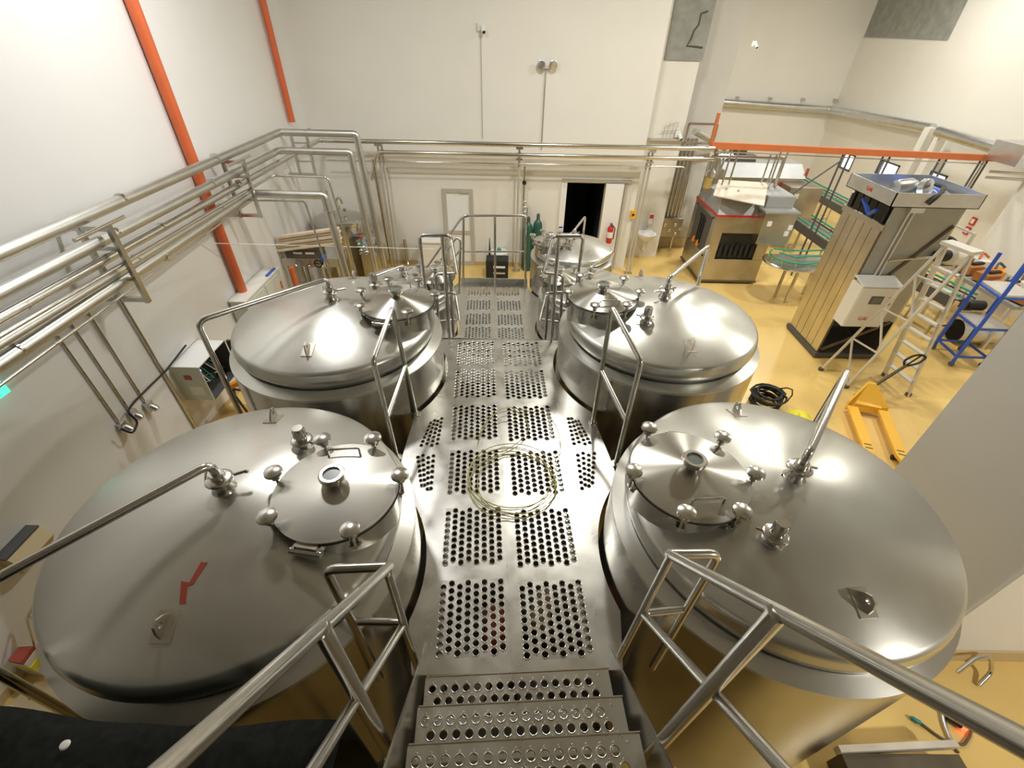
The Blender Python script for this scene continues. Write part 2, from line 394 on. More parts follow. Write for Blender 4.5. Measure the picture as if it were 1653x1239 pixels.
    c2 = MB(); c2.tube([p + Vector((.068 * math.cos(x), .068 * math.sin(x), .105)) for x in [j / 20 * 2 * PI for j in range(20)]], .012, 8, closed=True); c2.cyl(p + Vector((.06, .03, .105)), p + Vector((.14, .06, .115)), .009, 8); c2.cyl(p + Vector((-.07, -.02, .105)), p + Vector((-.08, .03, .14)), .009, 8); c2.lathe([(.004, -.006), (.016, 0), (.004, .012)], p + Vector((.14, .06, .11)), 10); c2.build('clamp', 'pipe', nz)
    a = math.radians(-130.5); u = Vector((math.cos(a), math.sin(a), 0)); hz = ztop + .22 * k
    MB().tube([p + Vector((0, 0, .12)), Vector((0, 0, hz)), u * 1.2 * k + Vector((0, 0, hz)), u * 1.2 * k + Vector((0, 0, .25))], .0255 if full else .021, 16, fil=.09, seg=8).build('vent_pipe', 'pipe', root)
    # lifting lugs
    for (r, adeg) in ((.76, 94), (.76, -87)):
        a = math.radians(adeg); p = Vector((r * k * math.cos(a), r * k * math.sin(a), zd(r * k)))
        n = Vector((2 * p.x / CRV, 2 * p.y / CRV, 1)).normalized(); t = Vector((-math.sin(a), math.cos(a), 0)); b = n.cross(t)
        mb = MB(); hw, th = .06 * k, .012 * k
        mb.add([p + b * x * .075 * k + t * y * .05 * k + n * z * .006 for x in (-1, 1) for y in (-1, 1) for z in (-1, 1)], [(0, 1, 3, 2), (4, 6, 7, 5), (0, 4, 5, 1), (2, 3, 7, 6), (0, 2, 6, 4), (1, 5, 7, 3)])
        out = [(-hw, 0), (hw, 0), (hw * .75, .05 * k), (hw * .3, .09 * k), (-hw * .3, .09 * k), (-hw * .75, .05 * k)]
        ho = [(.015 * k * math.cos(x), .05 * k + .015 * k * math.sin(x)) for x in [j / 12 * 2 * PI for j in range(12)]]
        bm = bmesh.new(); vo = [bm.verts.new(p + b * x + n * z - t * th / 2) for x, z in out]; vh = [bm.verts.new(p + b * x + n * z - t * th / 2) for x, z in ho]
        ed = [bm.edges.new((vo[i], vo[(i + 1) % len(vo)])) for i in range(len(vo))] + [bm.edges.new((vh[i], vh[(i + 1) % len(vh)])) for i in range(len(vh))]
        bmesh.ops.triangle_fill(bm, use_beauty=True, edges=ed)
        ge = bmesh.ops.extrude_face_region(bm, geom=list(bm.faces)); bmesh.ops.translate(bm, vec=t * th, verts=[g for g in ge['geom'] if isinstance(g, bmesh.types.BMVert)])
        bm.verts.index_update(); mb.add([v.co.copy() for v in bm.verts], [tuple(v.index for v in f.verts) for f in bm.faces]); bm.free()
        mb.build('lifting_lug', 'machine', root, smooth=False)
    # legs
    for j in range(4):
        a = PI / 4 + j * PI / 2; u = Vector((math.cos(a), math.sin(a), 0)) * (R - .14 * k)
        mb = MB(); mb.cyl(u + Vector((0, 0, .03)), u + Vector((0, 0, zbot + .02)), .05 * k, 12); mb.lathe([(.08 * k, 0), (.08 * k, .02), (.05 * k, .04)], u, 16); mb.build('leg', 'steel', root)
    MB().lathe([(0, zbot - .22 * k), (.1 * k, zbot - .2 * k), (R * .7, zbot - .06), (R - .05, zbot + .01), (R - .1, zbot + .05)], n=48, cap=False).build('bottom_head', 'tank', root)
    return root

TK = dict(FL=(-1.728, 1.769, 0), BL=(-1.848, 4.223, -.06), BR=(1.682, 4.435, PI + .04), FR=(1.877, 1.942, PI))
T0 = tank(1, RZ, .5)
lab = dict(FL='large stainless brewing tank with red tape stuck on its brushed dome', BL='large stainless tank beside the open electrical box, handrail in front of its manway',
           BR='large stainless tank beside the coil of black hose on yellow floor', FR='large stainless tank between the perforated stairs and the grey pillar')
TANKS = {}
for i, kx in enumerate(('FL', 'BL', 'BR', 'FR')):
    o = T0 if i == 0 else copy_tree(T0)
    x, y, rz = TK[kx]; o.location = (x, y, 0); o.rotation_euler = (0, 0, rz); tag(o, lab[kx], 'tank', 'large brewing tanks'); TANKS[kx] = o
s0 = tank(.68, 1.9, .4, .27, False)
SM = dict(LA=(-1.58, 6.27, 0), RA=(1.2, 6.36, PI + .1), RB=(1.12, 7.92, PI + .35))
slab = dict(LA='small stainless tank beside the short side stair of the lower deck', RA='small stainless tank wedged between the big tank and the other small tank', RB='small stainless tank in front of the dark doorway')
for i, kx in enumerate(SM):
    o = s0 if i == 0 else copy_tree(s0)
    x, y, rz = SM[kx]; o.location = (x, y, 0); o.rotation_euler = (0, 0, rz); tag(o, slab[kx], 'tank', 'small brewing tanks')
# tape on the front left dome
def dome_z(dx, dy):
    r0 = .965 + .06 * math.cos(1.164); z0 = RZ + .19 + .06 * math.sin(1.164)
    return z0 + (r0 ** 2 - dx * dx - dy * dy) / 4.57
def on_dome(px, py, cxy):
    z = 2.8
    for _ in range(8):
        q = at(px, py, z=z); z = dome_z(q.x - cxy[0], q.y - cxy[1])
    return Vector((q.x, q.y, z))
tp = MB(); c = TK['FL'][:2]
strip = [((333, 905), (336, 907)), ((325, 907), (335, 908)), ((306, 940), (312, 943)), ((293, 938), (303, 946)), ((290, 975), (300, 974))]
pts = [(on_dome(*a, c), on_dome(*b, c)) for a, b in strip[1:]]
vs = []
for a, b in pts: vs += [a + Vector((0, 0, .004)), b + Vector((0, 0, .004)), a - Vector((0, 0, .002)), b - Vector((0, 0, .002))]
fs = []
for i in range(len(pts) - 1):
    k = 4 * i; fs += [(k, k + 1, k + 5, k + 4), (k + 2, k + 6, k + 7, k + 3), (k, k + 4, k + 6, k + 2), (k + 1, k + 3, k + 7, k + 5)]
fs += [(0, 2, 3, 1), (4 * len(pts) - 4, 4 * len(pts) - 3, 4 * len(pts) - 1, 4 * len(pts) - 2)]
tp.add(vs, fs); solo(tp, 'red_tape', 'tape', 'crumpled strip of red tape stuck to a brushed steel dome', 'tape', smooth=False)

# ------------------------------------------------------------------ decks with perforated panels
def arc(c, r, p0, p1, n=24):
    a0 = math.atan2(p0[1] - c[1], p0[0] - c[0]); a1 = math.atan2(p1[1] - c[1], p1[0] - c[0])
    d = (a1 - a0 + PI) % (2 * PI) - PI
    return [(c[0] + r * math.cos(a0 + d * i / n), c[1] + r * math.sin(a0 + d * i / n)) for i in range(n + 1)]
from mathutils.geometry import delaunay_2d_cdt
def inside(p, poly):
    x, y = p; r = False; n = len(poly); j = n - 1
    for i in range(n):
        xi, yi = poly[i]; xj, yj = poly[j]
        if (yi > y) != (yj > y) and x < (xj - xi) * (y - yi) / (yj - yi) + xi: r = not r
        j = i
    return r
def cdt(outer, holes, hole_test=None):
    V = []; Eg = []
    for lp in [outer] + holes:
        n = len(V); V += [Vector((x, y)) for x, y in lp]; Eg += [(n + i, n + (i + 1) % len(lp)) for i in range(len(lp))]
    v, e, f, *_ = delaunay_2d_cdt(V, Eg, [], 0, 1e-6)
    F = []
    for q in f:
        c = (sum(v[i].x for i in q) / len(q), sum(v[i].y for i in q) / len(q))
        if not inside(c, outer): continue
        if (hole_test(c) if hole_test else any(inside(c, h) for h in holes)): continue
        F.append(tuple(q))
    return [(p.x, p.y) for p in v], F
def fill_plate(outer, holes, z, th, name, m, parent):
    v, F = cdt(outer, holes); n = len(v)
    mb = MB(); mb.add([(x, y, z) for x, y in v] + [(x, y, z - th) for x, y in v], F + [tuple(i + n for i in q)[::-1] for q in F])
    cnt = {}
    for q in F:
        for i in range(len(q)):
            k = (q[i], q[(i + 1) % len(q)]); cnt[k] = 1
    mb.f += [(b, a, a + n, b + n) for (a, b) in cnt if (b, a) not in cnt]
    return mb.build(name, m, parent, smooth=False)
def perf_mesh(name, outline, centres, r, seg, m, studs=True, depth=.008):
    """a sheet about its own origin: raised-lip round holes, small grip studs between them"""
    rings = [[(cx + r * 1.17 * math.cos(2 * PI * j / seg), cy + r * 1.17 * math.sin(2 * PI * j / seg)) for j in range(seg)] for cx, cy in centres]
    lim = (r * 1.16) ** 2
    v, F = cdt(outline, rings, lambda c: any((c[0] - a) ** 2 + (c[1] - b) ** 2 < lim for a, b in centres))
    mb = MB().add([(x, y, 0) for x, y in v], F)
    for (cx, cy) in centres:
        vs = []; fs = []
        for (rr, zz) in ((1.17, 0), (1.04, .006), (.93, .005), (.92, -depth)):
            vs += [(cx + r * rr * math.cos(2 * PI * j / seg), cy + r * rr * math.sin(2 * PI * j / seg), zz) for j in range(seg)]
        for q in range(3):
            for j in range(seg): fs.append((q * seg + j, q * seg + (j + 1) % seg, (q + 1) * seg + (j + 1) % seg, (q + 1) * seg + j))
        mb.add(vs, fs)
    me = bpy.data.meshes.new(name)
    if studs:
        for (cx, cy) in studs:
            mb.lathe([(.006, 0), (.0035, .0045), (0, .005)], (cx, cy, 0), 6, cap=False)
    me.from_pydata([tuple(p) for p in mb.v], [], mb.f)
    b2 = bmesh.new(); b2.from_mesh(me); bmesh.ops.recalc_face_normals(b2, faces=b2.faces); b2.to_mesh(me); b2.free()
    for p in me.polygons: p.use_smooth = True
    me.set_sharp_from_angle(angle=math.radians(50))
    me.materials.append(M[m]); return me
def stagger(w, l, nx, ny, mx=.03, my=.03):
    px = (w - 2 * mx) / (nx - 1); py = (l - 2 * my) / (ny - .5)
    C = []; st = []
    for i in range(nx):
        for j in range(ny):
            C.append((-w / 2 + mx + i * px, -l / 2 + my + (j + (.5 if i % 2 else 0)) * py))
    for i in range(nx):
        for j in range(-1, ny + 1):
            y = -l / 2 + my + (j + .5 + (.5 if i % 2 else 0)) * py
            if abs(y) < l / 2 - .008: st.append((-w / 2 + mx + i * px, y))
    return C, st, min(px * 1.05, py) 
def deck_xy(u, y): return (.155 - .0594 * y + u, y)
DROT = .0593
deck = thing('walkway_deck', 'raised stainless walkway of perforated plates between the large tanks', 'walkway', (0, 3, DZP))
FLc, BLc, BRc, FRc = [TK[k][:2] for k in ('FL', 'BL', 'BR', 'FR')]
RC = 1.135
out = [(-.57, 1.09), (.775, 1.14)]
out += arc(FRc, RC, (.80, 1.50), (1.02, 2.69)) + [(1.0, 2.91), (.92, 3.47)] + arc(BRc, RC, (.90, 3.61), (.70, 5.0)) + [(.69, 5.03), (-1.0, 4.98)]
out += arc(BLc, RC, (-1.0, 4.96), (-.98, 3.49)) + [(-.97, 3.44), (-.99, 2.9)] + arc(FLc, RC, (-.93, 2.58), (-.65, 1.42))
rows = [(1.204, 1.72), (1.812, 2.387), (2.492, 3.045), (3.171, 3.685), (3.809, 4.336), (4.437, 4.925)]
PW, PL = .47, .53
C, st, pt = stagger(PW, PL, 8, 9, .026, .028)
rect = [(-PW / 2, -PL / 2), (PW / 2, -PL / 2), (PW / 2, PL / 2), (-PW / 2, PL / 2)]
me_near = perf_mesh('perforated_panel', rect, C, .0228, 12, 'plate', st, .004)
holes = []; pans = []
def panel(me, cx, cy, rz, z, parent, outl):
    o = bpy.data.objects.new('perforated_panel', me); COL.objects.link(o); o.parent = parent
    o.location = Vector((cx, cy, z)) - OFF[parent.name]; o.rotation_euler = (0, 0, rz)
    c, s = math.cos(rz), math.sin(rz)
    return [(cx + x * c - y * s, cy + x * s + y * c) for x, y in outl]
for (ya, yb) in rows:
    y = (ya + yb) / 2
    for sg in (-1, 1):
        x, _ = deck_xy(sg * .287, y); holes.append(panel(me_near, x, y, DROT, DZP, deck, rect))
# side pieces between front and back tanks
def poly_panel(corn, rows_, parent, z):
    cx = sum(p[0] for p in corn) / 4; cy = sum(p[1] for p in corn) / 4
    loc = [(x - cx, y - cy) for x, y in corn]
    C = []; st = []
    a, b, c, d = [Vector(p) for p in loc]   # a b near edge, c d far edge
    n, mrow = rows_
    for i in range(n):
        for j in range(mrow):
            s = (i + .5) / n; t = (j + .3 + (.4 if i % 2 else 0)) / mrow
            p = (a * (1 - s) + b * s) * (1 - t) + (d * (1 - s) + c * s) * t; C.append((p.x, p.y))
    me = perf_mesh('perforated_panel', loc, C, .019, 10, 'plate', None)
    return panel(me, cx, cy, 0, z, parent, loc)
holes.append(poly_panel([(-.86, 3.06), (-.655, 3.06), (-.665, 3.49), (-.80, 3.42)], (4, 7), deck, DZP))
holes.append(poly_panel([(-.76, 2.58), (-.645, 2.50), (-.67, 2.96), (-.875, 2.96)], (4, 7), deck, DZP))
holes.append(poly_panel([(.64, 3.12), (.86, 3.12), (.76, 3.47), (.625, 3.55)], (4, 7), deck, DZP))
holes.append(poly_panel([(.665, 2.56), (.79, 2.62), (.88, 3.03), (.66, 3.03)], (4, 7), deck, DZP))
fill_plate(out, holes, DZP, .008, 'deck_plate', 'plate', deck)
# centre seam weld and edge beams under the plate
x0, _ = deck_xy(0, 1.1); x1, _ = deck_xy(0, 5.0)
MB().beam((x0, 1.12, DZP + .001), (x1, 5.0, DZP + .001), .05, .006).build('seam_strip', 'plate', deck, smooth=False)
for u in (-.5, .5):
    a = deck_xy(u, 1.15); b = deck_xy(u, 5.0); MB().beam((*a, DZP - .09), (*b, DZP - .09), .06, .14).build('edge_beam', 'steel', deck, smooth=False)
for (x, y) in ((-.5, 1.35), (.62, 1.35), (-.62, 3.2), (.55, 3.2), (-.75, 4.9), (.5, 4.9)):
    MB().cyl((x, y, 0), (x, y, DZP - .03), .035, 12).build('support_leg', 'steel', deck)
MB().bx(-1.0, .69, 5.01, 5.03, DZP - .1, DZP).build('edge_plate', 'steel', deck, smooth=False)

# lower deck
LZ = 1.29
ldeck = thing('lower_deck', 'lower stainless perforated deck in front of the far guard rail', 'walkway', (-.2, 6.5, LZ))
LA, RA, RB = [SM[k][:2] for k in ('LA', 'RA', 'RB')]
out = [(-.9, 4.9), (.62, 4.9), (.62, 5.75)] + arc(RA, .775, (.66, 5.82), (.62, 6.9), 14) + [(.56, 7.05)] + arc(RB, .775, (.6, 7.34), (.345, 7.9), 12) + [(.33, 8.0), (-.93, 7.95), (-.98, 6.9)] + arc(LA, .775, (-1.0, 6.78), (-.95, 5.82), 14)
PW2, PL2 = .42, .37
C, st, pt = stagger(PW2, PL2, 8, 6, .024, .03)
rect2 = [(-PW2 / 2, -PL2 / 2), (PW2 / 2, -PL2 / 2), (PW2 / 2, PL2 / 2), (-PW2 / 2, PL2 / 2)]
me_far = perf_mesh('perforated_panel', rect2, C, .0205, 8, 'plate', None, .004)
holes = []
for (ya, yb) in ((6.02, 6.343), (6.441, 6.788), (6.895, 7.3), (7.442, 7.842)):
    y = (ya + yb) / 2
    for px in (774, 826):
        # panel centres follow the drawn rows on the lower level
        cx = (-.50 if px == 774 else .03) - .045 * (y - 6.2)
        holes.append(panel(me_far, cx, y, .045, LZ, ldeck, rect2))
fill_plate(out, holes, LZ, .008, 'deck_plate', 'plate', ldeck)
MB().bx(-.78, .36, 5.7, 7.93, LZ - .19, LZ - .17).build('shade_tray', 'underdark', ldeck, smooth=False)  # unseen dark tray, added so the holes above read dark
MB().bx(-.93, .33, 7.96, 7.985, LZ - .06, LZ + .10).build('toe_board', 'steel', ldeck, smooth=False)
for (x, y) in ((-.8, 5.2), (.5, 5.2), (-.85, 7.8), (.25, 7.8)):
    MB().cyl((x, y, 0), (x, y, LZ - .01), .035, 12).build('support_leg', 'steel', ldeck)
# three hidden steps joining the two decks
js = thing('short_stair', 'short flight of steel steps joining the two walkway decks', 'stairs', (-.1, 5.3, LZ))
for k in range(2):
    MB().bx(-.6, .4, 5.04 + .2 * k, 5.24 + .2 * k, DZP - .22 * (k + 1), DZP - .22 * (k + 1) + .03).build('tread', 'plate', js, smooth=False)
for sx in (-.63, .43):
    MB().beam((sx, 5.04, DZP - .1), (sx, 5.55, LZ + .04), .02, .16).build('stringer', 'steel', js, smooth=False)

mt = MB().bx(-1.05, 1.0, 1.0, 7.9, .0, .012); solo(mt, 'shade_mat', 'underdark', 'dark brown mat added on the floor to darken the holes of the perforated decks', 'mat', smooth=False)  # dark mat added in place of the shaded floor below the decks
for i, (x, y, m_) in enumerate(((-.08, 2.1, 'tapeold'), (.3, 1.5, 'darkgrey'), (.35, 2.3, 'tan'), (-.35, 1.5, 'brown'))):  # guessed pump shapes, added to darken the deck holes above
    pu = thing('pump_shape', ['red cased pump shape added, seen through the perforated deck', 'dark grey pump shape added under the first deck plate', 'tan cased pump shape added under the deck by the pillar tank', 'brown cased pump shape added under the deck by the taped tank'][i], 'pump', (x, y, .012), 'pump shapes added under the deck')
    MB().lathe([(.09, 0), (.11, .03), (.11, .34), (.07, .4), (0, .4)], (x, y - .2, .3), 18, axis=(.15 * i, 1, 0)).build('motor', m_, pu); MB().box((x, y, .12), (.3, .4, .21)).build('base', 'darkgrey', pu, smooth=False)
# main stair up to the viewer
stair = thing('perforated_stair', 'perforated stainless stair rising from the walkway with folded treads', 'stairs', (.1, .6, DZP))
SW, SD = 1.09, .235
C = []; st = []
for r in range(3):
    n = 15
    for i in range(n): C.append((-SW / 2 + .045 + (i + (.5 if r % 2 else 0)) * (SW - .11) / n, -SD / 2 + .05 + r * .062))
for r in range(4):
    for i in range(16): st.append((-SW / 2 + .045 + (i + (.0 if r % 2 else -.5)) * (SW - .11) / 15, -SD / 2 + .02 + r * .062))
st = [(x, y) for x, y in st if abs(x) < SW / 2 - .01]
rect3 = [(-SW / 2, -SD / 2), (SW / 2, -SD / 2), (SW / 2, SD / 2), (-SW / 2, SD / 2)]
me_step = perf_mesh('tread', rect3, C, .022, 14, 'plate', st)
yn, RISE, RUN = 1.045, .2, .207
for k in range(8):
    z = DZP + RISE * (k + 1); y = yn - RUN * k; rzz = .055
    cx = .1 + .01 * k
    o = bpy.data.objects.new('tread', me_step); COL.objects.link(o); o.parent = stair; o.location = Vector((cx, y - SD / 2 - .004, z)) - OFF[stair.name]; o.rotation_euler = (0, 0, rzz)
    MB().box((cx - .002, y + .002, z - .02), (SW, .006, .05), rzz).build('nosing', 'plate', stair, smooth=False)
    MB().box((cx, y - SD, z - .02), (SW, .006, .05), rzz).build('back_fold', 'plate', stair, smooth=False)
for sx in (-.49, .69):
    MB().beam((sx, 1.16, DZP + .02), (sx + .06, -.78, DZP + 1.9), .012, .24).build('stringer', 'steel', stair, smooth=False)

# ------------------------------------------------------------------ handrails
def rail(name, label, loc, group=None): return thing(name, label, 'handrail', loc, group)
TR = .0215
sl = RISE / RUN
# left stair handrail
xl = -.56
hl = rail('stair_handrail', 'sloping tubular stair handrail next to the tank with red tape', (xl, 1.1, DZP), 'stair handrails')
A = at(628, 914, x=xl); top_end = Vector((xl - .02, -.55, A.z + (A.y + .55) * 1.09))
B = Vector((A.x - .3, A.y - .02, A.z))
MB().tube([top_end, A, ], .0235, 16).build('top_rail', 'steel', hl)
MB().tube([A + Vector((.01, 0, 0)), B, Vector((B.x + .07, B.y - .04, DZP - .1))], .0235, 14, fil=.05).build('end_loop', 'steel', hl)
MB().tube([A + Vector((.01, -.05, .03)), Vector((A.x + .02, A.y - .04, DZP))], TR, 12).build('post', 'steel', hl)
m0 = Vector((xl + .01, A.y - .02, A.z - .55)); 
MB().tube([Vector((B.x + .015, B.y, m0.z)), m0, Vector((xl, -.5, m0.z + (m0.y + .5) * 1.09))], TR, 12, fil=.04).build('mid_rail', 'steel', hl)
yy = .62
MB().tube([Vector((xl, yy, A.z + (A.y - yy) * 1.09)), Vector((xl + .03, yy - .02, DZP + RISE * 2 - .05))], .029, 14).build('post', 'steel', hl)
yy = -.1
MB().tube([Vector((xl, yy, A.z + (A.y - yy) * 1.09)), Vector((xl + .03, yy - .02, DZP + RISE * 5 - .05))], .029, 14).build('post', 'steel', hl)
# right stair handrail
xr = .80
hr = rail('stair_handrail', 'sloping tubular stair handrail next to the tank by the grey pillar', (xr, 1.1, DZP), 'stair handrails')
A = at(1080, 894, x=xr); top_end = Vector((xr + .03, -.55, A.z + (A.y + .55) * 1.13))
B = Vector((A.x + .26, A.y + .02, A.z - .02))
MB().tube([top_end, A], .0235, 16).build('top_rail', 'steel', hr)
MB().tube([A, B, Vector((B.x - .06, B.y - .04, DZP - .1))], .0235, 14, fil=.06).build('end_loop', 'steel', hr)
MB().tube([A + Vector((-.005, -.03, .03)), Vector((A.x - .05, A.y - .02, DZP))], TR, 12).build('post', 'steel', hr)
m0 = Vector((xr - .02, A.y - .02, A.z - .57))
MB().tube([Vector((B.x - .03, B.y - .01, m0.z)), m0, Vector((xr, -.5, m0.z + (m0.y + .5) * 1.1))], TR, 12, fil=.04).build('mid_rail', 'steel', hr)
yy = .62
MB().tube([Vector((xr, yy, A.z + (A.y - yy) * 1.13)), Vector((xr - .09, yy - .02, DZP + RISE * 2 - .05))], .029, 14).build('post', 'steel', hr)
yy = -.1
MB().tube([Vector((xr, yy, A.z + (A.y - yy) * 1.13)), Vector((xr - .09, yy - .02, DZP + RISE * 5 - .05))], .029, 14).build('post', 'steel', hr)
# guard rails between front and back tanks
def guard(px_pts, label, side):
    f0, f1, n0, n1 = px_pts     # far base, far top, near base, near top
    fb = at(*f0, z=DZP); nb = at(*n0, z=DZP); ft = at(*f1, y=fb.y); nt_ = at(*n1, y=nb.y)
    g = rail('guard_rail', label, ((fb.x + nb.x) / 2, (fb.y + nb.y) / 2, DZP), 'guard rails beside the walkway')
    MB().tube([fb + Vector((0, 0, -.08)), ft, nt_, nb + Vector((0, 0, -.25))], TR, 14, fil=.045).build('top_rail', 'steel', g)
    m0 = fb.lerp(ft, .5); m1 = nb.lerp(nt_, .46)
    MB().tube([m0, m1], TR, 12).build('mid_rail', 'steel', g)
    for b in (fb, nb): MB().lathe([(.045, -.004), (.045, .008), (.025, .01)], b, 16).build('base_plate', 'steel', g)
guard(((672, 668), (633, 496), (642, 738), (602, 582)), 'bent tubular guard rail beside the tank by the open electrical box', -1)
guard(((957, 682), (988, 495), (994, 748), (1035, 583)), 'bent tubular guard rail beside the tank by the black hose coil', 1)
# ladder handrails where the deck steps down
def stepdown(label, A, B, C_, D, E, F, G, H_, I, post0, post1, sgn):
    y0, y1 = 5.0, 5.62
    g = rail('step_handrail', label, (post1[0] and at(*post1, z=DZP).x, y0, DZP), 'step-down handrails')
    P = lambda p, y: at(*p, y=y)
    MB().tube([P(F, y0), P(A, y0), P(B, y0), P(C_, y1), P(D, y1), P(E, y1) + Vector((0, 0, -.5))], TR, 12, fil=.06).build('top_rail', 'steel', g)
    MB().tube([P(F, y0), P(G, y0), P(H_, y1), P(I, y1)], TR * .9, 12, fil=.05).build('mid_rail', 'steel', g)
    MB().tube([P(post0, y0), P(post1, y0) + Vector((0, 0, -.05))], .024, 12).build('post', 'steel', g)
    q = P(C_, y1).lerp(P(D, y1), .35)
    MB().tube([q, Vector((q.x, q.y, LZ))], TR, 12).build('post', 'steel', g)
stepdown('looped step handrail beside the small tank by the side stair', (677, 380), (727, 380), (738, 441), (703, 442), (706, 515), (686, 473), (735, 473), (742, 515), (710, 518), (714, 381), (726, 547), -1)
stepdown('looped step handrail beside the pair of small tanks', (942, 381), (893, 381), (877, 440), (909, 444), (906, 530), (930, 471), (882, 473), (871, 515), (901, 519), (902, 382), (890, 546), 1)
# far guard rail with the side stair
fg = rail('far_guard_rail', 'straight tubular guard rail across the far end of the lower deck', (-.3, 7.93, LZ))
P = lambda px, py: at(px, py, y=7.93)
MB().tube([P(748, 462), P(748, 348), P(848, 348), P(848, 462)], .0215, 12, fil=.05).build('top_rail', 'steel', fg)
MB().tube([P(750, 406), P(846, 406)], .017, 10).build('mid_rail', 'steel', fg)
MB().tube([P(799, 348), P(799, 464)], .02, 10).build('post', 'steel', fg)
sg = rail('side_stair_handrail', 'descending tubular handrail of the side stair by the white door', (-1.3, 7.9, 0))
a, b = P(746, 350), P(686, 436)
MB().tube([P(756, 349) , a, b, Vector((b.x - .4, b.y, b.z - .55)), Vector((b.x - .45, b.y, .02))], .02, 12, fil=.05).build('top_rail', 'steel', sg)
a, b = at(733, 388, y=7.2), at(700, 438, y=7.2)
MB().tube([at(740, 448, y=7.2) + Vector((0, 0, -.3)), at(743, 388, y=7.2), at(738, 383, y=7.2), a, b, Vector((b.x - .45, b.y, b.z - .62)), Vector((b.x - .48, b.y, .02))], .02, 12, fil=.05).build('top_rail', 'steel', sg)
a, b = P(745, 400), P(700, 462)
MB().tube([a, b, Vector((b.x - .3, b.y, b.z - .4))], .017, 10).build('mid_rail', 'steel', sg)
ss = thing('side_stair', 'short steel side stair going down beside the white door', 'stairs', (-1.3, 7.5, 0))
for k in range(5):
    MB().bx(-1.2 - .24 * k, -.96 - .24 * k, 7.12, 7.9, LZ - .21 * (k + 1), LZ - .21 * (k + 1) + .03).build('tread', 'plate', ss, smooth=False)
for y in (7.1, 7.92):
    MB().beam((-.93, y, LZ - .06), (-2.3, y, .06), .03, .18).build('stringer', 'steel', ss, smooth=False)

# ------------------------------------------------------------------ pipework on the left wall
XW = -4.35
def pipe_thing(name, label, pts, r, m='clad', fil=.09, n=16, joints=True, group=None, cat='pipe', bands=()):
    pts = [Vector(p) for p in pts]
    root = thing(name, label, cat, pts[0], group)
    MB().tube(pts, r, n, fil=fil, seg=6).build('pipe', m, root)
    for p, d in bands:      # joint bands: where and along what
        d = Vector(d).normalized(); p = Vector(p); mb = MB(); mb.tube([p - d * .012, p + d * .012], r * 1.06, n); mb.build('joint_band', 'pipe', root)
    return root
def ybands(x, z, ys): return [((x, y, z), (0, 1, 0)) for y in ys]
zA, zB, zC, zD, zE2, zE, zF = 3.56, 3.29, 3.12, 3.045, 2.94, 2.76, 2.655
pipe_thing('clad_pipe', 'topmost clad pipe of the left wall rack, turning down at a tall drop', [(XW, .4, zA), (XW, 9.5, zA - .05), (-2.93, 9.5, zA - .05), (-2.80, 9.5, .9)], .062, fil=.05, bands=ybands(XW, zA - .01, (3.2, 5.2, 7.2)), group='clad pipes of the left wall rack')
pipe_thing('clad_pipe', 'second clad pipe below the top of the wall rack, turning down', [(XW, .4, zB), (XW, 9.25, zB - .04), (-3.02, 9.25, zB - .04), (-2.93, 9.25, .9)], .06, fil=.05, bands=ybands(XW, zB - .01, (2.9, 4.9, 6.9)), group='clad pipes of the left wall rack')
pipe_thing('long_header_pipe', 'polished header pipe running along left wall and across the back wall, upper line', [(XW, .4, zC), (XW, 11.3, 3.06), (4.55, 11.3, 3.08)], .05, 'pipe', fil=.1, bands=ybands(XW, 3.1, (3.6, 5.6, 7.6)))
pipe_thing('thin_pipe', 'thin steel pipe running over the wall rack with a rounded drop', [(XW + .12, .4, zD + .02), (XW + .12, 8.5, zD - .05), (-3.25, 8.5, zD - .05), (-3.1, 8.5, 1.2)], .02, 'pipe', fil=.09, n=12)
pipe_thing('clad_pipe', 'third clad pipe of the wall rack, ending at a bracket', [(XW, .4, zE2), (XW, 7.7, zE2 - .02)], .052, bands=ybands(XW, zE2, (3.0, 5.0, 6.9)), group='clad pipes of the left wall rack')
pipe_thing('clad_pipe', 'lowest thick clad pipe of the wall rack, dropping beside the stacked planks', [(XW, .4, zE), (XW, 7.9, zE + .1), (-3.15, 7.9, zE + .1), (-3.05, 7.9, 1.0)], .064, fil=.06, bands=ybands(XW, zE + .05, (3.3, 5.4)) + [((-3.13, 7.9, 2.6), (0, 0, 1))], group='clad pipes of the left wall rack')
pipe_thing('thin_pipe', 'thin pipe with clips under the rack bending down in front of planks', [(XW - .1, .4, 2.52), (XW - .1, 8.0, 2.72), (-3.55, 8.0, 2.72), (-3.42, 8.0, 1.3)], .017, 'pipe', fil=.05, n=10, bands=[((XW - .1, y, 2.52 + y * .025), (0, 1, 0)) for y in (3.7, 5.6, 6.9)])
# wall brackets of the rack
def bracket(y, zt, zb, label):
    b = thing('pipe_bracket', label, 'bracket', (XL, y, zb), 'pipe brackets on the left wall')
    x1 = XW + .16
    for x in (XW - .16, x1): MB().bx(x - .022, x + .022, y - .028, y + .028, zb - .03, zt + .02).build('upright', 'brown' if False else 'steel', b, smooth=False)
    for z in (zb, zt - .02): MB().bx(XL + .001, x1 + .018, y - .022, y + .022, z - .02, z + .03).build('arm', 'steel', b, smooth=False)
    for z in ((zA + zB) / 2 - .02, (zB + zC) / 2 - .02, (zE2 + zE) / 2 - .01):
        if zb < z < zt: MB().bx(XW - .15, x1 - .01, y - .018, y + .018, z - .015, z + .015).build('arm', 'steel', b, smooth=False)
    MB().tube([(x1, y - .45, zt + .03), (x1, y + .25, zt + .03)], .02, 10).build('rod', 'pipe', b)
bracket(4.68, 3.42, 2.58, 'square steel pipe bracket holding the rack above the wall sockets')
bracket(7.64, 3.42, 2.58, 'square steel pipe bracket beside the slanting orange wall pipe')
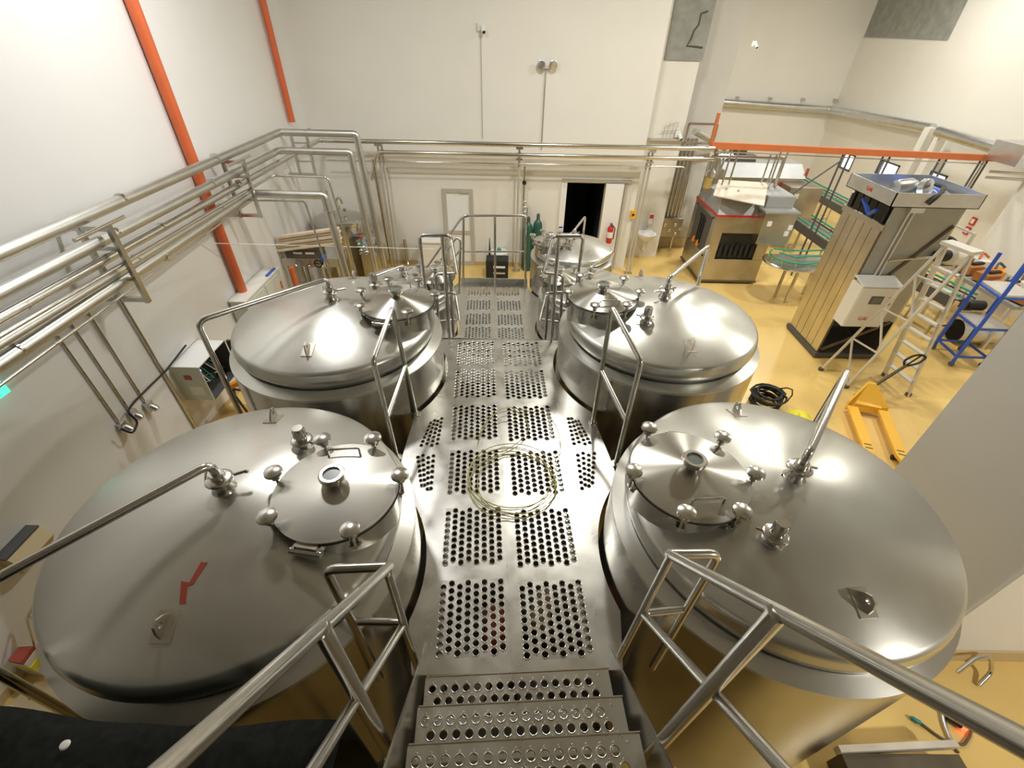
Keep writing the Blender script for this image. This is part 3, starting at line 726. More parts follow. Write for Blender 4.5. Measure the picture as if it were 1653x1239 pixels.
bracket(10.3, 3.38, 2.58, 'square steel pipe bracket near the corner of the room')
# orange wall pipes
pipe_thing('orange_wall_pipe', 'thick orange pipe running down the wall behind the pipe rack into grey cabinet', [(-4.66, 7.16, 9.5), (-4.66, 7.16, 1.435)], .075, 'orange', n=16, fil=0)
pipe_thing('orange_wall_pipe', 'shorter orange pipe ending above the corner of the pipe rack', [(-4.66, 10.88, 9.5), (-4.66, 10.88, 3.47)], .062, 'orange', n=16, fil=0)
# conduits with sockets
for i, (a, b) in enumerate((((95, 560), (193, 683)), ((112, 540), (210, 664)), ((135, 522), (235, 650)))):
    p, q = at(*a, x=-4.73), at(*b, x=-4.73)
    r = thing('socket_conduit', ['wall conduit whose grey socket holds the black plug lead, by the exit sign', 'middle wall conduit with grey socket between two others', 'wall conduit with grey socket pointing away, beside the long bare conduit'][i], 'conduit', (q.x, q.y, q.z - .1), 'socket conduits on the left wall')
    MB().tube([Vector((XL + .02, q.y, p.z + .1)), Vector((XL + .02, q.y, q.z))], .013, 10).build('conduit', 'steel', r)
    s = MB(); s.bx(XL + .001, XL + .07, q.y - .05, q.y + .05, q.z - .12, q.z + .02); sb = s.build('socket_box', 'silver', r, smooth=False, bevel=.008)
    MB().lathe([(.045, 0), (.045, .05), (.038, .07), (.04, .08), (.03, .085)], (XL + .06, q.y, q.z - .06), 16, axis=(.8, .0, -.6)).build('socket', 'silver', r)
pipe_thing('bare_conduit', 'long bare conduit running from the bracket down to the floor', [(XL + .03, 4.9, 2.5), (XL + .03, 4.95, .03)], .02, 'steel', n=10, fil=0)
cb = [at(195, 692, x=-4.62), at(215, 700, x=-4.58), at(223, 680, x=-4.6), at(205, 665, x=-4.62), at(215, 650, x=-4.66), at(245, 620, x=-4.68), at(268, 598, x=-4.7), at(300, 557, x=-4.7)]
solo(MB().tube(cb, .013, 8, fil=.06), 'black_lead', 'black', 'black power lead draped from the wall sockets to the electrical box', 'cable')
# exit sign and wall bracket box
q = at(4, 624, x=-4.7); e = solo(MB().bx(XL + .001, XL + .08, q.y - .2, q.y + .01, q.z - .06, q.z + .06), 'exit_sign', 'exitg', 'glowing green exit sign on the left wall under the pipes', 'exit sign', smooth=False)
q = at(38, 884, x=-4.72); bxx = thing('wall_box', 'tan and dark grey slanted box fixed to the left wall', 'wall box', (XL + .1, q.y, q.z - .1))
MB().extr([(XL + .001, q.y - .2, q.z - .1), (XL + .12, q.y - .2, q.z - .12), (XL + .2, q.y - .2, q.z), (XL + .12, q.y - .2, q.z + .12), (XL + .001, q.y - .2, q.z + .12)], (0, .36, 0)).build('body', 'tan', bxx, smooth=False)
MB().extr([(XL + .001, q.y - .205, q.z + .121), (XL + .125, q.y - .205, q.z + .121), (XL + .125, q.y - .205, q.z + .14), (XL + .001, q.y - .205, q.z + .14)], (0, .37, 0)).build('lid', 'darkgrey', bxx, smooth=False)

# ------------------------------------------------------------------ pipes along the back wall
pipe_thing('header_pipe', 'polished header pipe across the back wall, lower thick line', [(-3.3, 11.3, 2.25), (-3.08, 11.3, 2.85), (4.6, 11.3, 2.87)], .045, 'pipe', fil=.12)
pipe_thing('thin_header', 'thinnest steel line crossing the back wall under the headers', [(-4.3, 11.35, 2.64), (4.0, 11.35, 2.68), (4.35, 11.9, 2.2)], .018, 'pipe', fil=.1, n=10)
pipe_thing('back_drop_pipe', 'vertical steel drop pipe beside the valve skid at the back wall', [(-3.2, 11.3, 2.7), (-3.12, 11.3, .1)], .045, 'steel', fil=0)
def hanger(px0, px1, label, n=2):
    a = at(*px0, y=11.42); b = at(*px1, z=0.0); b = Vector((b.x, 11.42, 0))
    r = thing('pipe_post', label, 'post', b, 'pipe posts at the back wall')
    for k in range(n):
        dx = (k - (n - 1) / 2) * .09
        MB().tube([b + Vector((dx, 0, 0)), Vector((b.x + dx, 11.42, 3.0))], .026, 12).build('post', 'frame', r)
    MB().box((b.x, 11.36, 3.0), (.16, .16, .05)).build('saddle', 'steel', r, smooth=False)
    MB().box((b.x, 11.36, 2.77), (.14, .16, .04)).build('saddle', 'steel', r, smooth=False)
    MB().box((b.x, 11.42, .01), (.2, .14, .02)).build('foot', 'steel', r, smooth=False)
hanger((609, 238), (642, 431), 'double steel post under the header pipes beside the valve skid')
hanger((834, 238), (833, 428), 'single steel post behind the green gas cylinders', 1)
hanger((1054, 250), (1012, 438), 'double steel post in front of the wall basin')
pp_ = at(656, 433, z=0); solo(MB().cyl((pp_.x, 11.6, 0), (pp_.x, 11.6, .72), .04, 12), 'short_post', 'steel', 'short steel stub post standing by the back wall', 'post')

# recess pipes
rc = thing('riser_bundle', 'bundle of dark steel riser pipes in the shaded recess above the junction box', 'pipes', (4.55, 12.95, 1.0))
for i in range(5):
    x = 4.32 + i * .1; MB().cyl((x, 13.0, 1.0), (x, 13.0, 3.0), .042, 12).build('riser', 'steel', rc)
jb = thing('junction_box', 'steel junction box with valves below the riser pipes', 'box', (4.55, 13.0, .5))
MB().bx(4.25, 4.85, 12.85, 13.38, .5, 1.02).build('box', 'machine', jb, smooth=False, bevel=.01)
for (x, z) in ((4.35, .85), (4.5, .7), (4.65, .85), (4.7, .6), (4.8, .75)): MB().lathe([(.03, 0), (.03, .05), (.045, .06), (.02, .08)], (x, 12.85, z), 12, axis=(0, -1, 0)).build('valve', 'pipe', jb)
for (x) in (4.35, 4.75): MB().cyl((x, 13.1, 0), (x, 13.1, .5), .03, 8).build('leg', 'steel', jb)
pipe_thing('angled_pipe', 'fat pipe leaning from the header end down into the filling machine', [(4.7, 11.6, 3.02), (5.2, 12.4, 2.6), (5.25, 12.5, 2.2)], .06, 'clad', fil=.1)
pipe_thing('angled_pipe', 'clad pipe sloping from the header over the bottle filler', [(4.4, 12.4, 3.25), (5.6, 13.2, 2.75)], .07, 'clad', fil=0)
fr = MB()
for (a, b) in (((4.25, 12.5, 3.4), (4.95, 12.5, 3.4)), ((4.25, 12.5, 2.98), (4.95, 12.5, 2.98)), ((4.25, 12.5, 2.98), (4.25, 12.5, 3.4)), ((4.95, 12.5, 2.98), (4.95, 12.5, 3.4))): fr.beam(a, b, .05)
solo(fr, 'square_hanger', 'steel', 'small square steel hanger beside the wall camera', 'hanger', smooth=False)
sh = MB().bx(at(1044, 232, y=YP).x, at(1104, 232, y=YP).x, YP - .12, YP - .001, 3.02, 3.06); sh = struct(sh.build('trim_5', 'frame', smooth=False))
wg = MB(); b = at(1078, 225, y=YP - .06)
for k in range(4): wg.tube([(b.x - .15 + .09 * k, YP - .06, 3.062), (b.x - .12 + .1 * k, YP - .05, 3.35 + .06 * (k % 2))], .006, 6)
wg.tube([(b.x - .2, YP - .06, 3.2), (b.x + .2, YP - .06, 3.24)], .006, 6); wg.tube([(b.x - .1, YP - .06, 3.33), (b.x + .15, YP - .06, 3.42)], .006, 6)
solo(wg, 'wire_rack', 'steel', 'bent wire rack standing on the small ledge', 'rack')
def cctv(px, py, y, label, dropz=None):
    p = at(px, py, y=y); r = thing('wall_camera', label, 'camera', p)
    MB().box(p + Vector((0, -.03, .02)), (.14, .06, .14)).build('back_box', 'offwhite', r, smooth=False, bevel=.01)
    MB().lathe([(.045, 0), (.045, .12), (.035, .14), (0, .14)], p + Vector((.03, -.06, .02)), 16, axis=(.3, -.7, -.6)).build('barrel', 'white', r)
    MB().lathe([(.035, .141), (.03, .15), (0, .15)], p + Vector((.03, -.06, .02)), 16, axis=(.3, -.7, -.6)).build('lens', 'black', r)
    if dropz: MB().cyl(p + Vector((0, -.015, -.04)), Vector((p.x, p.y - .015, dropz)), .008, 6).build('cable', 'frame', r)
cctv(776, 45, YB, 'small wall camera high on the back wall above its thin cable', 3.1)
cctv(1093, 218, YP, 'small wall camera next to the wire rack')
cctv(1216, 72, 17.5, 'small wall camera high in the deep bay', 5.0)
p = at(883, 103, y=YB); el = thing('twin_spot', 'twin-headed emergency spotlight on the back wall above a conduit', 'spotlight', (p.x, YB, p.z - .1))
MB().box((p.x, YB - .03, p.z - .05), (.1, .06, .06)).build('body', 'offwhite', el, smooth=False)
for s in (-1, 1):
    MB().lathe([(.03, 0), (.085, .05), (.09, .09), (.07, .1), (0, .09)], (p.x + s * .11, YB - .05, p.z), 20, axis=(s * .2, -1, -.15)).build('lamp_head', 'silver', el)
MB().cyl((p.x - .02, YB - .02, p.z - .08), (p.x - .02, YB - .02, 2.9), .013, 8).build('conduit', 'steel', el)

# ------------------------------------------------------------------ along the back wall
def gas(px, label, dz=0):
    x = px; r = thing('gas_cylinder', label, 'gas cylinder', (x, 11.5, 0), 'green gas cylinders')
    MB().lathe([(.11, 0), (.118, .02), (.118, 1.15 + dz), (.105, 1.24 + dz), (.06, 1.31 + dz), (.035, 1.34 + dz)], (x, 11.5, 0), 24).build('body', 'dgreen', r)
    MB().lathe([(.035, 1.34 + dz), (.045, 1.35 + dz), (.04, 1.46 + dz), (.02, 1.48 + dz), (0, 1.48 + dz)], (x, 11.5, 0), 16).build('valve_cap', 'darkgrey', r)
gas(.44, 'dark green gas cylinder next to the regulator stand', -.06)
gas(.68, 'taller dark green gas cylinder against the back wall beside its twin', .02)
rs = thing('regulator_stand', 'upright pipe with valves and gauge beside the green gas cylinders', 'valve stand', (.3, 11.55, 0))
MB().cyl((.3, 11.6, .0), (.3, 11.6, 2.55), .025, 10).build('pipe', 'steel', rs)
for z in (1.62, 1.75, 1.5): MB().lathe([(.02, -.05), (.04, -.03), (.05, 0), (.04, .03), (.02, .05)], (.33, 11.56, z), 12, axis=(1, 0, .2)).build('valve', 'pipe', rs)
MB().lathe([(.05, 0), (.05, .03), (0, .03)], (.3, 11.57, 2.2), 12, axis=(0, -1, 0)).build('gauge', 'black', rs)
MB().cyl((.4, 11.55, 1.62), (.4, 11.55, 1.42), .008, 6).build('lever', 'black', rs)
q = at(800, 452, z=0); bc = thing('black_crate', 'low black crate with white handle slots on the yellow floor', 'crate', (-.32, 11.05, 0))
MB().bx(-.62, -.05, 10.85, 11.25, 0, .5).build('body', 'black', bc, smooth=False, bevel=.02)
MB().bx(-.43, -.13, 10.835, 10.849, .32, .37).build('slot', 'white', bc, smooth=False); MB().bx(-.43, -.13, 10.835, 10.849, .16, .20).build('slot', 'frame', bc, smooth=False)
wbx = thing('white_tub', 'white plastic tub with green lid behind the black crate', 'tub', (-.3, 11.48, 0))
MB().lathe([(.2, 0), (.23, .45), (.24, .5)], (-.3, 11.48, 0), 24).build('tub', 'white', wbx); MB().lathe([(.06, .5), (.06, .56), (.03, .6), (0, .6)], (-.3, 11.48, 0), 16).build('cap', 'green', wbx)
fn = MB().lathe([(.05, 0), (.04, .2), (.008, .85), (0, .86)], (-.55, 11.5, 0), 12); solo(fn, 'pointed_stick', 'black', 'slim dark pointed stick standing by the white tub', 'stick')
wbn = thing('white_bin', 'white lidded bin by the white door behind the side stair', 'bin', (-1.95, 11.3, 0))
MB().bx(-2.25, -1.75, 11.05, 11.55, 0, .85).build('body', 'offwhite', wbn, smooth=False, bevel=.02); MB().bx(-2.28, -1.72, 11.02, 11.58, .85, .9).build('lid', 'white', wbn, smooth=False, bevel=.01)
MB().tube([(-2.1, 11.3, .9), (-2.1, 11.3, .97), (-1.9, 11.3, .97), (-1.9, 11.3, .9)], .012, 8, fil=.03).build('handle', 'darkgrey', wbn)
def extinguisher(x, y, z, label):
    r = thing('fire_extinguisher', label, 'fire extinguisher', (x, y, z))
    MB().lathe([(.06, 0), (.075, .02), (.075, .36), (.06, .42), (.025, .45)], (x, y, z), 20).build('body', 'red', r)
    MB().box((x, y - .02, z + .48), (.05, .1, .05)).build('valve', 'darkgrey', r, smooth=False)
    MB().tube([(x + .02, y - .03, z + .47), (x + .1, y - .05, z + .4), (x + .09, y - .05, z + .12)], .012, 8, fil=.05).build('hose', 'black', r)
    MB().lathe([(.0765, .15), (.0765, .3)], (x, y, z), 20, cap=False).build('instruction_band', 'white', r)
extinguisher(2.55, YB - .22, .78, 'red fire extinguisher hanging on the sliding white door side')
extinguisher(2.2, YB + .4, .02, 'red fire extinguisher standing on the floor inside the dark doorway')
# notice with blue letters by the doorway, small boxes on the step wall
q = at(905, 372, y=YB - .04); nt = thing('door_notice', 'small white notice with blue print beside dark doorway', 'notice', (DX0 - .07, YB - .05, 1.05))
MB().bx(DX0 - .13, DX0 - .01, YB - .055, YB - .042, 1.05, 1.2).build('sheet', 'white', nt, smooth=False); MB().bx(DX0 - .12, DX0 - .02, YB - .058, YB - .0551, 1.08, 1.12).build('print', 'blue', nt, smooth=False)
q = at(1025, 345, y=YB); yb_ = thing('yellow_call_box', 'small yellow wall box with a black button', 'call box', (q.x - .05, YB - .03, q.z - .1))
MB().bx(q.x - .12, q.x + .02, YB - .07, YB - .001, q.z - .1, q.z + .1).build('body', 'yellow', yb_, smooth=False); MB().lathe([(.03, 0), (.03, .02), (0, .02)], (q.x - .06, YB - .07, q.z), 12, axis=(0, -1, 0)).build('button', 'black', yb_)
q = at(1050, 349, y=YP); ds = thing('soap_dispenser', 'white and red soap dispenser on the white wall above the basin', 'dispenser', (q.x, YP - .05, q.z - .15))
MB().bx(q.x - .06, q.x + .06, YP - .11, YP - .001, q.z - .18, q.z + .1).build('body', 'white', ds, smooth=False, bevel=.02); MB().bx(q.x - .05, q.x + .05, YP - .12, YP - .111, q.z - .02, q.z + .08).build('front', 'red', ds, smooth=False)
q = at(1042, 380, y=YP - .2); bs = thing('wall_basin', 'white wall-hung hand basin with tap beside double post', 'basin', (q.x, YP - .2, q.z - .1))
MB().lathe([(.05, -.12), (.16, -.06), (.24, .04), (.26, .09), (.22, .09), (.14, 0), (0, -.02)], (q.x, YP - .27, q.z), 28).build('bowl', 'white', bs)
MB().bx(q.x - .2, q.x + .2, YP - .1, YP - .001, q.z, q.z + .11).build('back', 'white', bs, smooth=False)
MB().tube([(q.x, YP - .08, q.z + .1), (q.x, YP - .08, q.z + .3), (q.x, YP - .2, q.z + .3), (q.x, YP - .22, q.z + .24)], .012, 8, fil=.04).build('tap', 'pipe', bs)
MB().tube([(q.x, YP - .27, q.z - .12), (q.x, YP - .27, q.z - .4), (q.x, YP - .02, q.z - .45)], .02, 8, fil=.05).build('waste', 'white', bs)

# ------------------------------------------------------------------ left back corner: valve skid, tank, planks, panel
ct = thing('cip_tank', 'narrow stainless cleaning tank in the corner with pipes on its lid', 'tank', (-4.05, 10.7, 0))
c0 = (-4.05, 10.7, 0)
MB().lathe([(.55, .25), (.56, .27), (.56, 1.45)], c0, 48).build('shell', 'shell', ct); MB().lathe([(.56, 1.45), (.59, 1.47), (.59, 1.52), (.56, 1.55), (.5, 1.58), (.3, 1.63), (0, 1.65)], c0, 48, cap=False).build('dome', 'shell', ct)
mb = MB(); mb.tube([(-4.15, 10.7, 1.66), (-4.2, 10.7, 2.15)], .025, 10); mb.tube([(-3.98, 10.6, 1.66), (-3.98, 10.6, 2.0), (-3.88, 10.6, 2.05), (-3.86, 10.6, 1.9)], .025, 10, fil=.06); mb.build('top_pipes', 'pipe', ct)
for (x, z) in ((-4.17, 1.78), (-4.18, 1.92), (-4.19, 2.05), (-3.98, 1.8), (-4.3, 1.72), (-3.85, 1.75)): MB().lathe([(.02, -.04), (.045, -.03), (.045, .03), (.02, .04)], (x, 10.66, z), 12).build('valve', 'pipe', ct)
for j in range(3):
    a = j * 2.1 + .3; MB().cyl((c0[0] + .45 * math.cos(a), c0[1] + .45 * math.sin(a), 0), (c0[0] + .45 * math.cos(a), c0[1] + .45 * math.sin(a), .3), .03, 8).build('leg', 'steel', ct)
# frame table with planks
Y0 = 8.85
def tb(px, py): return at(px, py, y=Y0)
tl, tr_ = tb(440, 414), tb(518, 412)
ft = thing('valve_skid', 'steel skid frame with round openings, carrying stacked planks', 'skid', (-4.2, 9.1, 0))
x0, x1, zt = -4.68, -3.55, tl.z - .02
MB().bx(x0, x1, 8.85, 9.5, zt - .03, zt).build('top_plate', 'steel', ft, smooth=False)
MB().bx(x0, x1, 8.83, 8.85, zt - .17, zt).build('front_plate', 'machine', ft, smooth=False)
for i in range(3):
    MB().lathe([(.07, 0), (.085, .01), (.085, .02), (.06, .02), (.055, .012)], (x0 + .3 + .27 * i, 8.83, zt - .1), 20, axis=(0, -1, 0)).build('round_opening', 'pipe', ft)
for (x, y) in ((x0 + .03, 8.87), (x1 - .03, 8.87), (x0 + .03, 9.47), (x1 - .03, 9.47), (-4.25, 8.87), (-3.9, 8.87)): MB().bx(x - .025, x + .025, y - .025, y + .025, 0, zt - .03).build('leg', 'steel', ft, smooth=False)
for z in (.75, .4): MB().bx(x0, x1, 8.855, 8.885, z, z + .05).build('crossbar', 'steel', ft, smooth=False)
for i in range(7):
    x = x0 + .55 + .09 * i; MB().tube([(x, 8.78, .3 + .07 * (i % 3)), (x, 8.78, .85 - .05 * (i % 2))], .022, 8).build('pipe', 'pipe', ft)
    MB().lathe([(.02, -.05), (.05, -.03), (.05, .03), (.02, .05)], (x, 8.76, .5 + .1 * (i % 3)), 12, axis=(.3, 0, 1)).build('valve', 'steel' if i % 2 else 'brown', ft)
MB().lathe([(.09, 0), (.11, .03), (.11, .25), (.07, .3), (0, .3)], (-4.35, 8.7, .45), 20, axis=(1, -.2, .2)).build('pump', 'pipe', ft)
MB().lathe([(.07, 0), (.08, .02), (.08, .2), (0, .22)], (-3.75, 8.7, .75), 20, axis=(1, 0, .5)).build('pump', 'pipe', ft)
for i in range(5):      # small dishevelled stack
    k = 4 - i
    a, b = tb(447 + i % 2, 384 + 5.2 * k), tb(545 + i % 2 + k, 370 + 5.5 * k)
    mb = MB(); mb.beam(a + Vector((0, .05, 0)), b + Vector((0, .05, 0)), .12, .044); mb.v = [p + Vector((0, .03 * (i % 2), 0)) for p in mb.v]
    solo(mb, 'plank', 'wood', ['pale wooden plank at the bottom of the stack on the skid frame', 'pale wooden plank second from the bottom of the skid stack', 'pale wooden plank in the middle of the skid stack', 'pale wooden plank second from the top of the skid stack', 'pale wooden plank lying on top of the skid stack'][i], 'plank', 'planks stacked on the skid frame', smooth=False)
dc = thing('dark_crate', 'dark brown slotted crate under the stacked planks', 'crate', (-4.3, 9.0, zt))
MB().bx(-4.62, -3.95, 8.9, 9.3, zt + .001, zt + .16).build('body', 'brown', dc, smooth=False)
for x in (-4.45, -4.2): MB().bx(x, x + .18, 8.888, 8.899, zt + .07, zt + .11).build('slot', 'offwhite', dc, smooth=False)
q = tb(518, 403); bv = thing('blue_valve', 'blue-capped black handwheel valve on skid frame', 'valve', (q.x, 8.8, zt - .1))
MB().lathe([(.05, 0), (.055, .02), (.05, .13), (.03, .15), (0, .15)], (q.x, 8.8, zt + .0), 14, axis=(.6, -.4, .8)).build('cap', 'blue', bv)
mb = MB(); mb.tube([(q.x - .1 + .075 * math.cos(x), 8.78, zt - .08 + .075 * math.sin(x)) for x in [j / 16 * 2 * PI for j in range(16)]], .014, 8, closed=True); mb.cyl((q.x - .17, 8.78, zt - .08), (q.x - .03, 8.78, zt - .08), .01, 6); mb.build('handwheel', 'black', bv)
# control panel of the skid
cpn = thing('skid_control_panel', 'steel control desk with valves beside the corner drop pipes', 'control panel', (-3.2, 10.2, 0))
MB().bx(-3.42, -3.02, 9.9, 10.6, 0, 1.0).build('body', 'machine', cpn, smooth=False, bevel=.01)
MB().extr([(-3.44, 9.88, 1.0), (-3.0, 9.88, 1.0), (-3.0, 9.9, 1.22), (-3.44, 10.3, 1.22)], (0, .35, 0)).build('desk', 'machroof', cpn, smooth=False)
for (x, z) in ((-3.36, 1.1), (-3.3, 1.18), (-3.26, 1.06), (-3.38, 1.24)): MB().lathe([(.03, 0), (.05, .01), (.05, .04), (.02, .06), (0, .06)], (x, 9.86, z), 12, axis=(0, -1, .4)).build('valve', 'pipe', cpn)
MB().cyl((-3.35, 9.92, 1.2), (-3.35, 9.92, 1.35), .022, 10).build('stack_light', 'green', cpn); MB().cyl((-3.35, 9.92, 1.35), (-3.35, 9.92, 1.5), .024, 10).build('stack_light', 'red', cpn)
vt = thing('valve_tree', 'upright tree of small valves clamped to the corner drop pipes', 'valves', (-3.0, 9.8, 1.2))
for i in range(6):
    MB().lathe([(.02, -.06), (.045, -.04), (.03, 0), (.045, .04), (.02, .06)], (-3.0 + .04 * (i % 3), 9.75, 1.25 + .12 * i), 12).build('valve', 'pipe', vt)
MB().tube([(-2.98, 9.76, 0), (-2.96, 9.76, 2.0)], .016, 8).build('stem', 'pipe', vt); MB().tube([(-3.45, 9.7, 1.5), (-2.95, 9.72, 1.5)], .012, 8).build('branch', 'pipe', vt)
# thin wire across
solo(MB().tube([at(330, 392, x=-4.7), at(520, 397, y=8.4), at(700, 402, y=9.2)], .007, 6), 'stretched_wire', 'offwhite', 'thin wire stretched from the left wall past the planks', 'wire')
# grey cabinet on left wall
gc = thing('grey_cabinet', 'pale grey metal cabinet standing at the foot of the orange pipe', 'cabinet', (-4.55, 7.45, 0))
MB().bx(XL + .022, -4.45, 6.8, 8.15, 0, 1.4).build('body', 'cabinet', gc, smooth=False, bevel=.008); MB().bx(XL + .022, -4.44, 6.78, 8.17, 1.4, 1.43).build('lid', 'offwhite', gc, smooth=False)
for i in range(2):
    d = MB().bx(-4.45, -4.435, 6.84 + .66 * i, 7.46 + .66 * i, .1, 1.36).build('door', 'cabinet', gc, smooth=False); MB().bx(-4.435, -4.42, 7.36 + .66 * i, 7.4 + .66 * i, 1.05, 1.2).build('handle', 'orange', d, smooth=False)
MB().bx(-4.52, -4.47, 7.75, 8.1, 1.43, 1.45).build('terminal_strip', 'blue', gc, smooth=False)
oc = MB(); oc.cyl((-4.3, 8.35, 0), (-4.3, 8.35, 1.35), .05, 12); solo(oc, 'orange_post', 'orange', 'short orange post standing beside the grey cabinet', 'post')
# open electrical box
eb = thing('electrical_box', 'open grey electrical box full of wiring on the left wall', 'electrical box', (-4.55, 5.3, .7))
ya, yb2, za, zb2, xa = 5.08, 5.78, .72, 1.32, -4.33
MB().bx(XL + .001, XL + .02, ya, yb2, za, zb2).build('back_plate', 'darkgrey', eb, smooth=False)
MB().bx(XL, xa, ya, yb2, zb2 - .015, zb2).build('top', 'white', eb, smooth=False); MB().bx(XL, xa, ya, yb2, za, za + .015).build('bottom', 'darkgrey', eb, smooth=False)
sd = MB().bx(XL, xa, ya - .015, ya, za, zb2).build('side', 'cabinet', eb, smooth=False); MB().bx(XL, xa, yb2 - .015, yb2, za, zb2).build('side', 'darkgrey', eb, smooth=False)
MB().bx(-4.6, -4.5, ya - .02, ya - .0151, 1.1, 1.18).build('warning_sticker', 'tapeold', sd, smooth=False); MB().bx(-4.6, -4.4, ya - .02, ya - .0151, .82, .98).build('data_sticker', 'offwhite', sd, smooth=False)
for i in range(9):
    r = random.Random(i); MB().tube([(-4.7, 5.15 + .06 * i, .8 + .1 * r.random()), (-4.5 + .1 * r.random(), 5.2 + .05 * i, .95), (-4.42, 5.2 + .06 * i, .85 + .1 * r.random()), (-4.68, 5.3 + .04 * i, 1.2)], .009, 6, fil=.08).build('wire_loop', ['black', 'offwhite', 'darkgrey', 'green'][i % 4], eb)
MB().box((-4.5, 5.2, 1.15), (.1, .08, .1)).build('controller', 'darkgrey', eb, smooth=False); MB().lathe([(.012, 0), (.012, .01), (0, .01)], (-4.44, 5.2, 1.17), 8, axis=(1, 0, 0)).build('status_led', 'led', eb)
dd = MB().bx(-4.32, -3.72, 5.79, 5.83, .74, 1.3).build('door', 'darkgrey', eb, smooth=False)
MB().bx(-4.2, -3.8, 5.74, 5.789, 1.12, 1.2).build('document_shelf', 'screen', dd, smooth=False); MB().bx(-4.2, -3.85, 5.77, 5.789, .86, 1.0).build('document_pocket', 'offwhite', dd, smooth=False)
# orange trolley
ot = thing('orange_trolley', 'orange hand trolley with black crossed braces below the electrical box', 'trolley', (-3.9, 5.2, 0))
MB().beam((-4.25, 5.35, .75), (-3.85, 5.6, .85), .07).build('handle_bar', 'orange2', ot, smooth=False)
for (a, b) in (((-4.25, 5.35, .72), (-3.85, 5.05, .2)), ((-3.85, 5.6, .82), (-3.95, 5.1, .25)), ((-4.25, 5.35, .72), (-3.6, 5.45, .5)), ((-4.2, 5.35, .7), (-4.1, 5.0, .1))): MB().tube([a, b], .018, 8).build('brace', 'black', ot)
MB().extr([(-4.1, 4.95, .15), (-3.5, 5.15, .15), (-3.5, 5.15, .34), (-4.1, 4.95, .34)], (-.1, .35, 0)).build('deck', 'orange2', ot, smooth=False)
for (x, y) in ((-4.1, 5.0), (-3.55, 5.2), (-4.15, 5.25), (-3.6, 5.45)): MB().lathe([(.07, -.025), (.075, 0), (.07, .025)], (x, y, .075), 16, axis=(.3, 1, 0)).build('wheel', 'black', ot)

# ------------------------------------------------------------------ green cable coil on the deck
cw = MB(); pts = []
r_ = random.Random(3)
for k in range(4):
    ccx, ccy, rr = .09 + r_.uniform(-.06, .06), 2.60 + r_.uniform(-.12, .12), .40 + r_.uniform(-.05, .05)
    for j in range(24):
        a = 2 * PI * j / 24; pts.append((ccx + rr * math.cos(a), ccy + rr * .95 * math.sin(a), DZP + .014 + .006 * k + .004 * math.sin(3 * a)))
for j in range(20):
    a = -PI / 3 + 1.4 * PI * j / 20; pts.append((.13 + .40 * math.cos(a), 3.12 + .48 * math.sin(a), DZP + .05 + .03 * math.sin(j)))
pts += [(-.25, 3.3, DZP + .04), (-.12, 3.45, DZP + .09), (.1, 3.5, DZP + .09), (.22, 3.3, DZP + .05), (.1, 3.1, DZP + .03), (-.1, 2.95, DZP + .02)]
pts = [Vector(p) for p in pts]; sm = []
for i in range(len(pts) - 1):
    p0, p1, p2, p3 = pts[max(i - 1, 0)], pts[i], pts[i + 1], pts[min(i + 2, len(pts) - 1)]
    for t in (0, .33, .66): sm.append(.5 * ((2 * p1) + (p2 - p0) * t + (2 * p0 - 5 * p1 + 4 * p2 - p3) * t * t + (3 * p1 - p0 - 3 * p2 + p3) * t ** 3))
pts = sm
cw.tube(pts, .0042, 6); solo(cw, 'cable_coil', 'wire', 'loose coil of thin yellow-green cable lying on the perforated deck', 'cable')

def text_part(s, size, loc, rot, m, parent, ext=.002):
    cu = bpy.data.curves.new('lettering', 'FONT'); cu.body = s; cu.size = size; cu.extrude = ext; cu.align_x = 'CENTER'; cu.align_y = 'CENTER'
    tmp = bpy.data.objects.new('lettering_tmp', cu)
    me = bpy.data.meshes.new_from_object(tmp); bpy.data.objects.remove(tmp); bpy.data.curves.remove(cu)
    me.materials.clear(); me.materials.append(M[m])
    o = bpy.data.objects.new('lettering', me); COL.objects.link(o); o.parent = parent
    o.location = Vector(loc) - OFF.get(parent.name, Vector()); o.rotation_euler = rot; return o

# ------------------------------------------------------------------ orange beam and ducts
YO = 11.5
bl, br_ = at(1147, 234, y=YO), at(1605, 255, y=YO)
ob = thing('orange_beam', 'long orange steel beam spanning above the bottling machines', 'beam', (bl.x, YO, bl.z))
MB().beam((bl.x, YO, bl.z), (br_.x, YO, br_.z), .1, .13).build('beam', 'beam', ob, smooth=False)
MB().bx(bl.x - .03, bl.x + .03, YO - .03, YO + .03, bl.z, at(1155, 182, y=YO).z).build('upright', 'beam', ob, smooth=False)
MB().tube([(bl.x + .2, YO, bl.z - .13), (br_.x - .1, YO, br_.z - .13)], .012, 8).build('rod', 'steel', ob)
for i, px in enumerate((1180, 1260, 1362, 1428, 1522, 1590)):
    x = at(px, 250, y=YO).x
    for d in (0, .16): MB().tube([(x + d, YO + .02, bl.z - .05), (x + d, YO + .02, 0.0 if i > 1 else 2.0)], .022, 8).build('post', 'darkgrey' if i > 1 else 'steel', ob)
xk = at(1362, 250, y=YO).x; MB().tube([(xk, YO, bl.z - .25), (xk - .9, YO, 2.05)], .018, 8).build('brace', 'darkgrey', ob)
